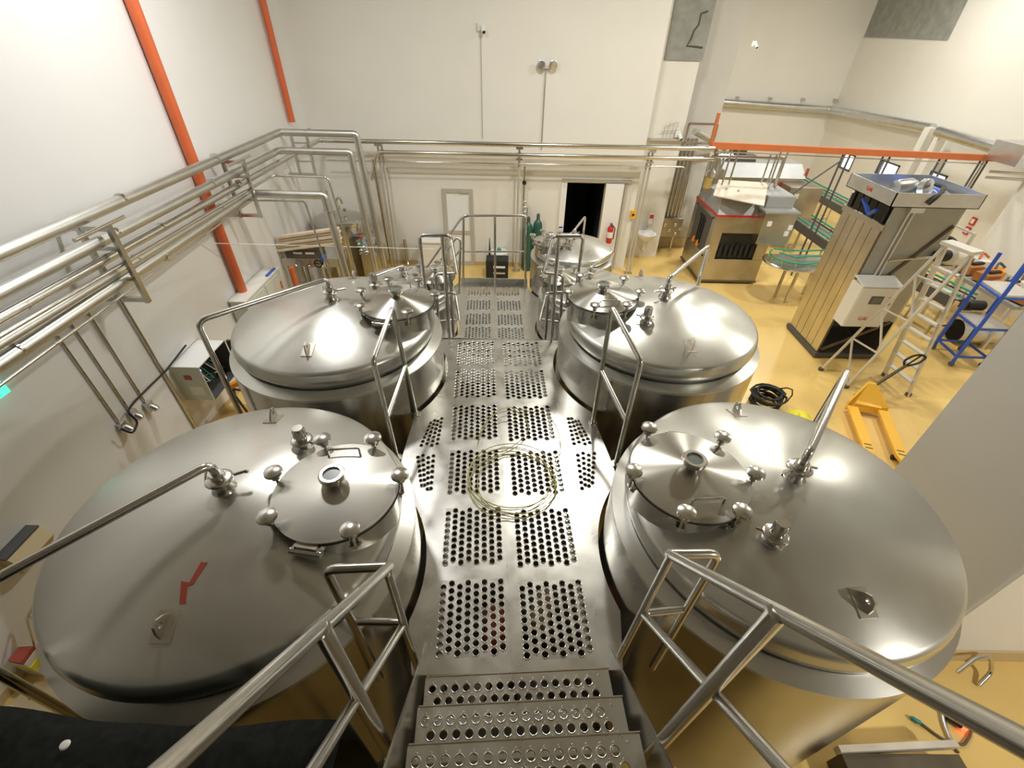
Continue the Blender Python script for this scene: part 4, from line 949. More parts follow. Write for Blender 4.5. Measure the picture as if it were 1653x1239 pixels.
# round silver duct along far and right walls
dp = [(at(1166, 165, y=YF - .25).x, YF - .25, at(1166, 165, y=YF - .25).z), (XR - .25, YF - .25, at(1340, 177, y=YF - .25).z), (XR - .25, at(1505, 207, x=XR - .25).y, at(1505, 207, x=XR - .25).z)]
dct = thing('silver_duct', 'silver round duct running around the walls of the deep bay', 'duct', dp[0])
MB().tube(dp, .13, 16, fil=.2).build('duct', 'silver', dct)
for k in range(4):
    x = dp[0][0] + .6 + k * 1.3; MB().bx(x - .02, x + .02, YF - .27, YF, dp[0][2] + .1, dp[0][2] + .2).build('hanger', 'steel', dct, smooth=False)
pa, pb = at(1515, 212, x=XR - .6), at(1653, 255, x=XR - .6)
MB().tube([pa, pb + Vector((0, -1, 0))], .14, 14).build('duct', 'silver', dct)
wd_ = thing('white_drop_duct', 'pair of white vertical ducts on the right wall below silver duct', 'duct', at(1500, 208, x=XR - .5))
for px in (1500, 1524):
    p = at(px, 212, x=XR - .4); MB().bx(p.x - .1, p.x + .1, p.y - .12, p.y + .12, .02, p.z + .1).build('duct', 'offwhite', wd_, smooth=False)
hb = at(1607, 250, y=11.2); hv = thing('grey_trunking', 'grey rectangular trunking at the end of the orange beam', 'trunking', hb)
MB().bx(hb.x, hb.x + 1.1, 10.6, 11.4, hb.z - .12, hb.z + .28).build('body', 'silver', hv, smooth=False)
for z in (hb.z - .3, hb.z - .42): MB().tube([(hb.x - .1, 11.0, z), (hb.x + 1.1, 10.7, z)], .03, 8).build('pipe', 'steel', hv)
MB().tube([(hb.x + .02, 11.4, hb.z - .12), (hb.x + .02, 11.4, hb.z - 1.2)], .02, 8).build('hanger', 'steel', hv)

# ------------------------------------------------------------------ bottle filling machine
fm = thing('filling_machine', 'boxy stainless bottle filler with red trim line and dark windows', 'machine', (5.6, 11.6, 0))
X0, X1, Y0_, Y1 = 4.9, 6.38, 10.92, 12.45
MB().bx(X0, X1, Y0_, Y1, .08, .66).build('base', 'machine', fm, smooth=False, bevel=.015)
MB().bx(X0 - .02, X1 + .02, Y0_ - .02, Y1 + .02, .05, .09).build('plinth', 'brown', fm, smooth=False)
ub = MB()   # upper body with window openings in front and left
ub.bx(X0, 5.14, Y0_, Y1, .66, 1.72); ub.bx(5.14, X1, Y0_, Y1, 1.32, 1.72); ub.bx(6.1, X1, Y0_, Y1, .66, 1.32); ub.bx(5.14, 6.1, 11.5, Y1, .66, 1.32)
ub.build('upper_body', 'machine', fm, smooth=False)
w = MB().bx(5.14, 6.1, Y0_ + .03, Y0_ + .04, .68, 1.32).build('front_window', 'black', fm, smooth=False)
for i in range(7): MB().lathe([(.03, 0), (.05, .05), (.05, .2), (.02, .3)], (5.22 + .13 * i, Y0_ + .0, .72 + .04 * (i % 2)), 10).build('bottle_gripper', 'black', fm)
w = MB().bx(X0 - .012, X0 - .001, 11.15, 12.2, .72, 1.6).build('side_window', 'darkgrey', fm, smooth=False)
for y in (11.5, 11.62, 11.75): MB().tube([(X0 - .03, y, .85), (X0 - .03, y, 1.45), (X0 - .03, y + .1, 1.5)], .018, 8, fil=.04).build('hose', 'black', w)
for y in (11.55, 11.85): MB().lathe([(.04, 0), (.05, .04), (.03, .14), (0, .16)], (X0 - .03, y, .76), 10).build('fitting', 'orange2', w)
for (y, z) in ((11.1, .68), (12.25, .68), (11.1, 1.62), (12.25, 1.62)): MB().lathe([(.025, 0), (.02, .02), (0, .02)], (X0 - .001, y, z), 8, axis=(-1, 0, 0)).build('knob', 'black', fm)
tm = MB(); tm.bx(X0 - .012, 5.95, Y0_ - .012, Y0_ - .001, 1.70, 1.75); tm.bx(X0 - .012, X0 - .001, Y0_, Y1, 1.70, 1.75); tm.build('red_trim', 'red', fm, smooth=False)
hd = MB(); hd.add([(X0, Y0_, 1.72), (X1, Y0_, 1.72), (X1, Y1, 1.72), (X0, Y1, 1.72), (X0 + .12, Y0_ + .3, 2.08), (X1 - .1, Y0_ + .3, 2.08), (X1 - .1, Y1 - .1, 2.08), (X0 + .12, Y1 - .1, 2.08)], [(0, 3, 2, 1), (4, 5, 6, 7), (0, 1, 5, 4), (1, 2, 6, 5), (2, 3, 7, 6), (3, 0, 4, 7)]); hd.build('sloped_hood', 'machroof', fm, smooth=False)
cab = MB().bx(5.88, 6.62, 10.62, 11.5, 1.17, 1.9).build('control_cabinet', 'machine', fm, smooth=False, bevel=.01)
MB().bx(5.84, 6.66, 10.6, 11.55, 1.9, 1.94).build('cabinet_roof', 'machroof', fm, smooth=False)
MB().bx(5.95, 6.6, 10.9, 12.1, 1.94, 2.2).build('upper_box', 'machroof', fm, smooth=False, bevel=.01)
for (x, z) in ((5.98, 1.72), (6.5, 1.64), (6.46, 1.5)): MB().bx(x, x + .1, 10.605, 10.619, z - .11, z).build('sticker', 'white', cab, smooth=False)
MB().cyl((6.63, 11.3, 1.9), (6.63, 11.3, 2.05), .03, 10).build('stack_light', 'darkgrey', fm); MB().cyl((6.63, 11.3, 2.05), (6.63, 11.3, 2.15), .032, 10).build('stack_light', 'tapeold', fm)
for (x, y) in ((X0 + .1, Y0_ + .1), (X1 - .1, Y0_ + .1), (X1 - .1, Y1 - .1), (X0 + .1, Y1 - .1)): MB().lathe([(.06, 0), (.06, .02), (.03, .03), (.03, .06)], (x, y, 0), 12).build('foot', 'darkgrey', fm)
bd = [at(1160, 291, z=2.3), at(1240, 296, z=2.26), at(1233, 333, z=2.12), at(1151, 316, z=2.13)]
solo(MB().extr(bd, (0, 0, .02)), 'loose_panel', 'board', 'pale loose board with three holes lying on the filling machine roof', 'board', smooth=False)
hp = bpy.data.objects[-1] if False else None
lp = [o for o in COL.objects if o.name.startswith('loose_panel')][0]
for px, py in ((1172, 305), (1192, 308), (1191, 297)):
    q = at(px, py, z=2.24); mb = MB().lathe([(.025, 0), (.025, .006), (0, .006)], q, 10); mb.v = [p - lp.location + Vector((0, 0, .012)) for p in mb.v]; h = mb.build('hole', 'darkgrey', lp, world=False)
pf = thing('goalpost_pipe', 'steel goalpost pipe frame standing over the filling machine roof', 'pipe frame', (5.6, 11.75, 2.08))
a, b, c, d = at(1150, 252, y=11.75), at(1266, 256, y=11.75), at(1244, 300, y=11.75), at(1150, 285, y=11.75)
MB().tube([a + Vector((0, 0, -.3)), a, b, Vector((b.x, b.y, 2.2))], .035, 12, fil=.03).build('frame_pipe', 'steel', pf)
for dx in (.2, .35): MB().tube([(b.x - dx, 11.75, b.z + .1), (b.x - dx, 11.75, 2.15)], .02, 8).build('rod', 'steel', pf)
am = thing('filter_bowl', 'amber sight bowl with clamp hanging beside the filling machine hood', 'filter', (4.78, 11.7, 2.1))
MB().lathe([(.04, 0), (.09, .05), (.09, .3), (.1, .32)], (4.78, 11.7, 2.1), 16).build('bowl', mat('amber', (.5, .38, .12), .2), am); MB().lathe([(.1, .3), (.12, .32), (.12, .42), (.05, .48)], (4.78, 11.7, 2.1), 16).build('head', 'steel', am)
MB().cyl((4.78, 11.7, 2.55), (4.78, 11.7, 2.85), .03, 8).build('pipe', 'steel', am)
# second machine behind
m2 = thing('rinsing_machine', 'long grey stainless machine with sloped roof and red line behind the filler', 'machine', (7.4, 14.6, 0))
MB().bx(6.0, 8.5, 14.1, 15.4, .1, 1.85).build('body', 'machine', m2, smooth=False, bevel=.01)
MB().extr([(5.95, 14.05, 1.85), (5.95, 15.45, 1.85), (5.95, 15.3, 2.15), (5.95, 14.5, 2.15)], (2.6, 0, 0)).build('roof', 'machroof', m2, smooth=False)
MB().bx(5.98, 8.52, 14.085, 14.099, 1.66, 1.72).build('red_trim', 'red', m2, smooth=False)
cb2 = MB().bx(7.9, 8.85, 13.5, 14.08, .9, 1.75).build('cabinet', 'machine', m2, smooth=False, bevel=.01); MB().bx(8.08, 8.2, 13.485, 13.499, 1.45, 1.58).build('sticker', 'white', cb2, smooth=False)
MB().bx(6.3, 7.2, 14.6, 15.1, 2.15, 2.32).build('top_box', 'darkgrey', m2, smooth=False); MB().bx(6.5, 6.9, 14.7, 15.0, 2.32, 2.5).build('motor', 'brown', m2, smooth=False)
MB().cyl((8.6, 14.2, 1.85), (8.6, 14.2, 2.1), .04, 10).build('stack_light', 'tapeold', m2)
for (x, y) in ((6.1, 14.2), (8.4, 14.2), (6.1, 15.3), (8.4, 15.3), (8.0, 13.6), (8.75, 13.6)): MB().cyl((x, y, 0), (x, y, .9 if y < 14 else .1), .04, 8).build('leg', 'steel', m2)
for i in range(5): MB().tube([(5.5 + .1 * i, 13.85, 2.1), (5.55 + .1 * i, 13.85, 2.4), (5.8 + .1 * i, 14.0, 2.45)], .035, 8, fil=.08).build('hose', 'clad', m2)
MB().bx(5.45, 6.0, 13.75, 14.2, 0, 2.1).build('valve_cabinet', 'machine', m2, smooth=False)

# turntable at the outfeed
tt = thing('outfeed_turntable', 'round-ended outfeed table with green bottle guides', 'conveyor', (6.7, 10.1, 0))
TC = (6.62, 10.15); pts = [(TC[0] + .62 * math.cos(a), TC[1] + .55 * math.sin(a)) for a in [PI * .75 + j / 16 * PI * .95 for j in range(17)]] + [(7.6, 9.75), (7.6, 10.55)]
MB().prism(pts, .93, .98).build('table_top', 'steel', tt, smooth=False)
MB().tube([(x, y, .95) for x, y in pts[:17]] + [(7.6, 9.75, .95)], .03, 8).build('rim', 'pipe', tt)
g1 = [(TC[0] + (x - TC[0]) * .85, TC[1] + (y - TC[1]) * .85, 1.1) for x, y in pts[:17]] + [(7.6, 9.85, 1.1)]
MB().tube(g1, .02, 6).build('guide_rail', 'green', tt); MB().tube([(6.35, 10.3, 1.1), (6.6, 10.05, 1.1), (7.0, 10.15, 1.1), (7.6, 10.2, 1.1)], .02, 6).build('guide_rail', 'green', tt)
MB().tube([(6.3, 10.5, 1.12), (6.9, 10.4, 1.12), (7.6, 10.5, 1.12)], .02, 6).build('guide_rail', 'green', tt)
for k in range(5):
    x, y, z = g1[3 * k + 2]; MB().cyl((x, y, .98), (x, y, 1.1), .012, 6).build('guide_post', 'pipe', tt)
for (x, y) in ((6.58, 10.18), (6.72, 9.92), (7.4, 9.9), (7.4, 10.4)): MB().bx(x - .025, x + .025, y - .025, y + .025, 0, .93).build('leg', 'steel', tt, smooth=False)

def conveyor(label, a, b, w_, z, group, guides=True, side='darkgrey', legs=3):
    a, b = Vector((*a, 0)), Vector((*b, 0)); d = (b - a).normalized(); n = Vector((-d.y, d.x, 0)); up = Vector((0, 0, 1))
    r = thing('bottle_conveyor', label, 'conveyor', (a + b) / 2, group)
    MB().beam(a + up * z, b + up * z, w_ * .8, .02).build('belt', 'steel', r, smooth=False)
    for s in (-1, 1):
        MB().beam(a + n * s * w_ / 2 + up * (z - .08), b + n * s * w_ / 2 + up * (z - .08), .02, .2).build('side_plate', side, r, smooth=False)
        if guides:
            MB().tube([a + n * s * w_ * .42 + up * (z + .1), b + n * s * w_ * .42 + up * (z + .1)], .025, 6).build('guide_rail', 'green', r)
            for k in range(5):
                p = a.lerp(b, (k + .5) / 5) + n * s * w_ * .42; MB().cyl(p + up * z, p + up * (z + .1), .012, 6).build('guide_post', 'pipe', r)
    for k in range(legs):
        p = a.lerp(b, (k + .15) / (legs - .7))
        for s in (-1, 1): MB().cyl(p + n * s * w_ * .42, p + n * s * w_ * .42 + up * (z - .15), .025, 8).build('leg', 'steel', r)
        MB().cyl(p - n * w_ * .42 + up * .3, p + n * w_ * .42 + up * .3, .018, 8).build('crossbar', 'steel', r)
    return r
conveyor('long conveyor with green guides running from the grey machine towards the tall column', (8.35, 13.2), (8.35, 9.6), .6, 1.0, 'bottle conveyors')
conveyor('far conveyor with green guides below the bright windows', (10.4, 18.2), (10.4, 12.6), .5, 1.0, 'bottle conveyors')
conveyor('short conveyor with green guides standing behind the aluminium ladder', (8.9, 10.3), (9.25, 8.3), .5, 1.0, 'bottle conveyors')

# ------------------------------------------------------------------ tall stainless column
cl = thing('tall_feed_column', 'tall stainless feed column with ribbed side panels and a tray on top', 'machine', (6.8, 8.1, 0))
CX0, CX1, CY0, CY1 = 6.22, 7.42, 7.58, 8.72
fb = MB(); fb.bx(CX0 - .03, CX1 + .03, CY0 - .03, CY1 + .03, .03, .12); fb.build('base_frame', 'darkgrey', cl, smooth=False)
for i in range(5):
    y0 = CY0 + .02 + i * (CY1 - CY0 - .04) / 5; y1 = y0 + (CY1 - CY0 - .04) / 5 - .012
    MB().bx(CX0, CX0 + .02, y0, y1, .13, 2.58).build('side_panel', 'panel', cl, smooth=False)
MB().bx(CX0 + .02, CX0 + .03, CY0, CY1, .13, 2.58).build('backing', 'brown', cl, smooth=False)
MB().bx(CX0 - .02, CX0 + .02, CY0, CY1, 2.58, 2.68).build('panel_cap', 'machine', cl, smooth=False)
MB().bx(CX0 + .03, CX1, CY0, CY0 + .02, .85, 3.0).build('front_panel', 'machroof', cl, smooth=False)
MB().bx(CX1 - .03, CX1, CY0, CY1, .13, 2.9).build('side_frame', 'machine', cl, smooth=False)
MB().bx(CX0 + .03, CX1, CY1 - .02, CY1, .13, 2.9).build('rear_panel', 'panel', cl, smooth=False)
MB().beam((CX0 + .05, CY0 - .01, .2), (CX1 - .1, CY0 - .01, .85), .02, .06).build('brace', 'brown', cl, smooth=False)
MB().beam((CX0 + .2, CY0 - .015, 1.3), (CX1 - .05, CY0 - .015, 2.7), .02, .05).build('brace', 'brown', cl, smooth=False)
for dx in (.28, .36): MB().cyl((CX0 + dx, CY0 - .03, 1.75), (CX0 + dx, CY0 - .03, 2.95), .014, 8).build('conduit', 'alu', cl)
MB().bx(CX0 + .22, CX0 + .45, CY0 - .1, CY0 - .001, 2.92, 3.0).build('junction_box', 'silver', cl, smooth=False)
MB().tube([(CX0 + .35, CY0 - .06, 2.1), (CX1 - .1, CY0 - .06, 2.18)], .018, 8).build('grab_rod', 'pipe', cl); MB().box((CX1 - .05, CY0 - .08, 2.2), (.14, .12, .14)).build('motor', 'black', cl, smooth=False)
for y in (CY0 + .12, CY1 - .1): MB().bx(CX0 + .02, CX0 + .07, y - .03, y + .03, 2.68, 3.03).build('upright', 'black', cl, smooth=False)
for y in (CY0 + .4, CY0 + .6, CY0 + .8): MB().cyl((CX0 + .04, y, 2.68), (CX0 + .05, y + .05, 3.03), .018, 6).build('chain', 'black', cl)
tr = MB(); TX0, TX1, TY0, TY1, TZ0, TZ1 = 6.0, 7.42, 7.38, 8.6, 3.03, 3.25
tr.bx(TX0, TX1, TY0, TY0 + .015, TZ0, TZ1); tr.bx(TX0, TX1, TY1 - .015, TY1, TZ0, TZ1); tr.bx(TX0, TX0 + .015, TY0, TY1, TZ0, TZ1); tr.bx(TX1 - .015, TX1, TY0, TY1, TZ0, TZ1); tr.bx(TX0, TX1, TY0, TY1, TZ0, TZ0 + .012)
try_ = tr.build('top_tray', 'silver', cl, smooth=False)
text_part('GAI', .09, (TX0 - .004, 8.0, 3.14), (PI / 2, 0, -PI / 2), 'red', cl)
MB().lathe([(.06, 0), (.12, .02), (.13, .06), (.13, .3), (.1, .36), (0, .37)], (6.35, 7.95, 3.17), 20, axis=(1, .1, .1)).build('drive_motor', 'silver', cl)
MB().lathe([(.1, 0), (.14, .03), (.14, .12), (.08, .15), (0, .15)], (6.75, 7.9, 3.2), 20, axis=(.4, -1, .3)).build('gearbox', 'silver', cl)
MB().tube([(6.85, 7.75, 3.3), (6.8, 7.5, 3.32), (6.62, 7.36, 3.2), (6.55, 7.36, 3.1)], .035, 8, fil=.08).build('hose', 'black', cl)
for i in range(4): MB().tube([(6.9 + .1 * i, 7.6, 3.08), (7.0 + .08 * i, 8.1, 3.16), (7.1 + .05 * i, 8.5, 3.08)], .03, 8, fil=.1).build('tube', 'silver' if i % 2 else 'blue', cl)
MB().tube([(6.18, 7.85, 2.85), (6.2, 8.0, 2.72), (6.19, 8.12, 2.82), (6.2, 8.3, 2.9)], .035, 6, fil=.08).build('blue_rag', 'blue', cl)
cbx = thing('white_control_box', 'white control box with small screen on the tall column', 'control box', (6.5, 7.3, .9))
MB().bx(6.16, 6.86, 7.26, 7.565, .92, 1.72).build('body', 'offwhite', cbx, smooth=False, bevel=.01)
dpan = MB().bx(6.18, 6.84, 7.245, 7.259, .94, 1.70).build('door', 'white', cbx, smooth=False)
MB().bx(6.4, 6.62, 7.235, 7.2449, 1.40, 1.55).build('screen_bezel', 'darkgrey', cbx, smooth=False); MB().bx(6.43, 6.59, 7.230, 7.2349, 1.42, 1.53).build('screen', 'screen', cbx, smooth=False)
text_part('GAI', .1, (6.45, 7.243, 1.1), (PI / 2, 0, 0), 'red', cbx)
for (x, z) in ((6.75, 1.52), (6.74, 1.42)): MB().lathe([(.03, 0), (.03, .03), (0, .03)], (x, 7.245, z), 10, axis=(0, -1, 0)).build('button', 'red', cbx)
MB().extr([(6.15, 7.24, 1.722), (6.87, 7.24, 1.722), (6.87, 7.56, 1.80), (6.15, 7.56, 1.80)], (0, 0, .012)).build('rain_lid', 'white', cbx, smooth=False)

# ------------------------------------------------------------------ step ladder
la = thing('step_ladder', 'tall aluminium step ladder standing in front of the feed column', 'ladder', (6.8, 6.8, 0))
fA, fB = Vector((7.33, 6.40, 0)), Vector((7.28, 7.0, 0)); tA, tB = Vector((6.93, 6.56, 2.62)), Vector((6.80, 6.92, 2.62)); rA, rB = Vector((6.30, 6.60, 0)), Vector((6.12, 7.14, 0))
for a, b in ((fA, tA), (fB, tB)): MB().beam(a, b, .085, .03).build('stile', 'alu', la, smooth=False)
for k in range(1, 9):
    t = k / 9.3; p, q = fA.lerp(tA, t), fB.lerp(tB, t); MB().beam(p, q, .1, .025).build('step', 'alu', la, smooth=False)
for a, b in ((rA, tA), (rB, tB)): MB().beam(a, b, .045, .03).build('rear_leg', 'alu', la, smooth=False)
for (t0, t1) in ((.0, .3), (.3, .55), (.55, .8)):
    MB().beam(rA.lerp(tA, t0 + .02), rB.lerp(tB, t1), .03, .02).build('brace', 'alu', la, smooth=False)
    MB().beam(rA.lerp(tA, t1), rB.lerp(tB, t1), .03, .02).build('brace', 'alu', la, smooth=False)
MB().beam((tA + Vector((.02, -.05, .03))), (tB + Vector((.02, .05, .03))), .24, .05).build('top_cap', 'alu', la, smooth=False)
for p in (fA, fB, rA, rB): MB().box(p + Vector((0, 0, .03)), (.08, .06, .06)).build('foot', 'darkgrey', la, smooth=False)
# ------------------------------------------------------------------ pallet jack
pj = thing('pallet_jack', 'yellow pallet jack with black loop handle on the floor', 'pallet jack', (6.0, 5.5, 0))
ba, bb = Vector((5.93, 5.88, .1)), Vector((6.40, 5.78, .1)); ta, tb_ = Vector((5.55, 4.75, .1)), Vector((5.97, 4.62, .1))
for a, b in ((ba, ta), (bb, tb_)):
    d = (b - a).normalized(); n = Vector((-d.y, d.x, 0))
    out = [a + n * .08, a - n * .08, b - n * .08 - d * .12, b - n * .04, b + n * .04, b + n * .08 - d * .12]
    fk = MB().extr([p + Vector((0, 0, .07)) for p in out], (0, 0, -.06)).build('fork', 'yellow', pj, smooth=False, bevel=.008)
    for k in (.14, .22): MB().beam(b - d * k - n * .05 + Vector((0, 0, .072)), b - d * k + n * .05 + Vector((0, 0, .072)), .02, .004).build('slot', 'darkgrey', fk, smooth=False)
    for s in (-1, 1): MB().lathe([(.035, -.03), (.04, 0), (.035, .03)], b - d * .2 + n * .04 * s + Vector((0, 0, -.06)), 12, axis=n).build('load_roller', 'black', fk)
c0 = ba.lerp(bb, .5)
d = (ba - ta).normalized(); n = Vector((-d.y, d.x, 0))
MB().extr([ba + n * .08 + Vector((0, 0, -.03)), bb - n * .08 + Vector((0, 0, -.03)), bb - n * .06 + Vector((0, 0, .12)) + d * .03, c0 + d * .28 - n * .06 + Vector((0, 0, .38)), c0 + d * .28 + n * .06 + Vector((0, 0, .38)), ba + n * .06 + Vector((0, 0, .12)) + d * .03], d * .06).build('mast_plate', 'yellow', pj, smooth=False)
MB().extr([c0 + d * .02 - n * .2 + Vector((0, 0, -.02)), c0 + d * .02 + n * .2 + Vector((0, 0, -.02)), c0 + d * .34 + n * .07 + Vector((0, 0, .1)), c0 + d * .34 - n * .07 + Vector((0, 0, .1))], (0, 0, .12)).build('body', 'yellow', pj, smooth=False)
for s in (-1, 1): MB().lathe([(.08, -.025), (.09, 0), (.08, .025)], c0 + d * .36 + n * .07 * s + Vector((0, 0, -.01)), 16, axis=n).build('steer_wheel', 'black', pj)
h0 = c0 + d * .33 + Vector((0, 0, .2)); h1 = at(1462, 590, y=h0.y + .15)
MB().tube([h0, h1], .026, 10).build('handle_shaft', 'brown', pj)
dv = (h1 - h0).normalized(); n2 = n
lp_ = [h1, h1 + dv * .1 + n2 * .11, h1 + dv * .26 + n2 * .09, h1 + dv * .3, h1 + dv * .26 - n2 * .09, h1 + dv * .1 - n2 * .11]
MB().tube([h1 - dv * .02] + lp_[1:] + [h1 - dv * .02], .018, 8, fil=.06).build('handle_loop', 'black', pj)
MB().tube([h1, h1 + dv * .3], .014, 8).build('lever', 'black', pj)
# hose coil and yellow bag
hc = MB(); r_ = random.Random(5)
pts = []
for k in range(9):
    rr = .2 + .02 * (k % 4) + r_.uniform(-.02, .02)
    for j in range(16):
        a = 2 * PI * j / 16; pts.append((4.52 + rr * math.cos(a) + r_.uniform(-.01, .01), 6.05 + rr * math.sin(a) + r_.uniform(-.01, .01), .025 + .033 * k + .012 * math.sin(2 * a + k)))
hc.tube(pts, .02, 8); pts2 = [(4.52 + .33 * math.cos(a), 6.0 + .22 * math.sin(a), .3 + .1 * math.cos(a * 2)) for a in [j / 14 * 2 * PI for j in range(14)]]
hc.tube(pts2, .012, 6, closed=True)
solo(hc, 'hose_coil', 'black', 'coiled black hose lying on the yellow floor', 'hose')
yb = MB(); q = at(1290, 672, z=.1)
vs = []; r_ = random.Random(8); prof = [(.16, 0), (.19, .05), (.16, .12), (.09, .17), (0, .19)]
yb.lathe(prof, (q.x, q.y, 0), 14); yb.v = [p + Vector((r_.uniform(-.025, .025), r_.uniform(-.025, .025), 0 if p.z < .01 else r_.uniform(-.02, .02))) for p in yb.v]
solo(yb, 'yellow_bag', 'yellow2', 'crumpled bright yellow bag on the floor behind the tank vent pipe', 'bag')

# ------------------------------------------------------------------ blue scaffold and clutter at the right
bsf = thing('blue_step_frame', 'blue tubular rolling step frame partly hidden by grey pillar', 'step frame', (9.1, 7.5, 0))
bp = [(8.86, 7.38), (9.46, 7.36), (9.5, 7.95), (8.95, 8.0)]
for (x, y) in bp: MB().tube([(x, y, .08), (x, y, 2.1)], .032, 10).build('post', 'blue', bsf); MB().lathe([(.05, -.02), (.055, 0), (.05, .02)], (x, y, .05), 12, axis=(1, .2, 0)).build('caster', 'darkgrey', bsf)
for z in (.22, .85, 1.5):
    for i in range(4): MB().tube([(*bp[i], z), (*bp[(i + 1) % 4], z)], .024, 8).build('rung', 'blue', bsf)
MB().prism(bp, 1.52, 1.56).build('platform', 'alu', bsf, smooth=False); MB().prism(bp, .87, .89).build('platform', 'alu', bsf, smooth=False)
tt2 = thing('block_table', 'grey work table carrying a row of brown-orange machine blocks', 'table', (10.6, 9.1, 0))
MB().bx(10.0, 11.2, 8.0, 10.6, .95, 1.02).build('table_top', 'machroof', tt2, smooth=False)
for (x, y) in ((10.05, 8.05), (11.15, 8.05), (10.05, 10.5), (11.15, 10.5), (10.05, 9.3)): MB().bx(x - .03, x + .03, y - .03, y + .03, 0, .95).build('leg', 'alu', tt2, smooth=False)
BL_ = ['brown-orange machine block at the end of the grey table next to the blue frame', 'brown-orange machine block second from the blue frame', 'brown-orange machine block third from the blue frame', 'brown-orange machine block fourth from the blue frame', 'brown-orange machine block at the table end by the dark tub']
for i in range(5):
    b = thing('machine_block', BL_[i], 'machine block', (10.25, 8.15 + .45 * i, 1.021), 'machine blocks on the grey table')
    MB().box((10.25, 8.2 + .45 * i, 1.14), (.34, .3, .18), .2).build('body', 'brownor', b, smooth=False, bevel=.01); MB().box((10.35, 8.2 + .45 * i, 1.255), (.3, .08, .05), .2).build('rail', 'black', b, smooth=False)
    MB().cyl((10.2, 8.2 + .45 * i, 1.23), (10.2, 8.2 + .45 * i, 1.36), .02, 8).build('pin', 'pipe', b)
for i in range(4):
    x, y = 10.75 + .1 * (i % 2), 8.3 + .55 * i
    b = thing('spare_part', ['loose orange and grey spare part near the blue frame', 'loose spare part with black arm on the grey table', 'loose white and orange spare part on the grey table', 'loose spare part beside the dark tub'][i], 'spare part', (x, y, 1.021), 'spare parts on the grey table')
    MB().box((x, y, 1.12), (.3, .22, .16), .5 * i).build('body', ['orange', 'offwhite', 'orange2', 'offwhite'][i], b, smooth=False, bevel=.02); MB().tube([(x - .1, y, 1.2), (x, y + .1, 1.32), (x + .15, y + .05, 1.22)], .025, 8, fil=.06).build('arm', ['black', 'brown', 'darkgrey', 'orange'][i], b)
dtb = thing('dark_tub', 'dark grey round tub tipped on its side at the table end', 'tub', (10.3, 10.45, 1.021))
MB().lathe([(.0, 0), (.18, .01), (.26, .34), (.28, .36), (.25, .35), (.17, .03), (0, .02)], (10.15, 10.4, 1.25), 24, axis=(-.6, -.7, .3)).build('tub', 'darkgrey', dtb); MB().box((10.3, 10.45, 1.04), (.3, .3, .035)).build('stand', 'offwhite', dtb, smooth=False)
for i, (x, y) in enumerate(((9.95, 9.9), (10.35, 8.0))):
    g = thing('guard_barrier', ['upright grey guard barrier in front of the dark tub', 'upright grey guard barrier next to the blue step frame'][i], 'barrier', (x, y, 0), 'grey guard barriers')
    for dy in (0, .9): MB().bx(x - .2 - .025, x - .2 + .025, y - .45 + dy - .025, y - .45 + dy + .025, 0, 1.95).build('post', 'alu', g, smooth=False)
    for z in (1.93, 1.0): MB().bx(x - .22, x - .18, y - .45, y + .45, z - .02, z + .02).build('bar', 'alu', g, smooth=False)
dr = thing('duct_roll', 'short silver duct section lying on the floor under the conveyor', 'duct', (9.8, 8.3, 0))
MB().lathe([(.24, 0), (.25, 0), (.25, .75), (.24, .75), (.235, .05), (.235, .02)], (9.55, 8.35, .25), 28, axis=(1, -.1, 0), cap=False).build('duct', 'silver', dr)
MB().lathe([(.235, .4), (0, .4)], (9.55, 8.35, .25), 28, axis=(1, -.1, 0), cap=False).build('dark_interior', 'darkgrey', dr)
mtr = thing('conveyor_motor', 'black geared motor hanging at the conveyor end by the blue frame', 'motor', (9.35, 8.1, .9))
MB().lathe([(.09, 0), (.1, .02), (.1, .3), (.06, .34), (0, .34)], (9.15, 8.12, .98), 16, axis=(1, -.1, 0)).build('motor', 'black', mtr); MB().box((9.2, 8.16, .97), (.16, .16, .2)).build('gearbox', 'darkgrey', mtr, smooth=False)
# fire signs on the buttress and a white drum fan
for i, (px, py) in enumerate(((1570, 357), (1560, 372))):
    p = at(px, py, x=XR - .03); s = thing('fire_sign', ['small square red fire sign on the right wall', 'small red and white fire sign just below the square red sign'][i], 'sign', p)
    MB().bx(XR - .03, XR - .001, p.y - .08, p.y + .08, p.z - .1, p.z + .1).build('plate', 'red', s, smooth=False); MB().bx(XR - .035, XR - .0301, p.y - .05, p.y + .05, p.z - .06, p.z + .06).build('pictogram', 'white', s, smooth=False)
df = thing('white_blower', 'white and black blower on a bracket behind the feed column', 'blower', (8.0, 7.9, 1.8))
MB().lathe([(.1, 0), (.16, .05), (.16, .3), (.1, .34), (0, .34)], (7.75, 7.75, 2.12), 20, axis=(1, .2, -.1)).build('housing', 'offwhite', df); MB().lathe([(.08, -.18), (.1, -.1), (.1, 0)], (7.75, 7.75, 2.12), 16, axis=(1, .2, -.1)).build('motor', 'black', df)
MB().bx(7.43, 7.95, 7.7, 7.8, 1.9, 1.95).build('bracket', 'steel', df, smooth=False)
ost = thing('orange_bucket', 'orange bucket on the green conveyor behind the ladder', 'bucket', (8.75, 9.6, 1.02)); q = (8.98, 9.6)
MB().lathe([(.1, 1.015), (.13, 1.25), (.135, 1.27)], (*q, 0), 18).build('bucket', 'orange2', ost); MB().lathe([(.13, 1.25), (0, 1.26)], (*q, 0), 18, cap=False).build('lid', 'offwhite', ost)

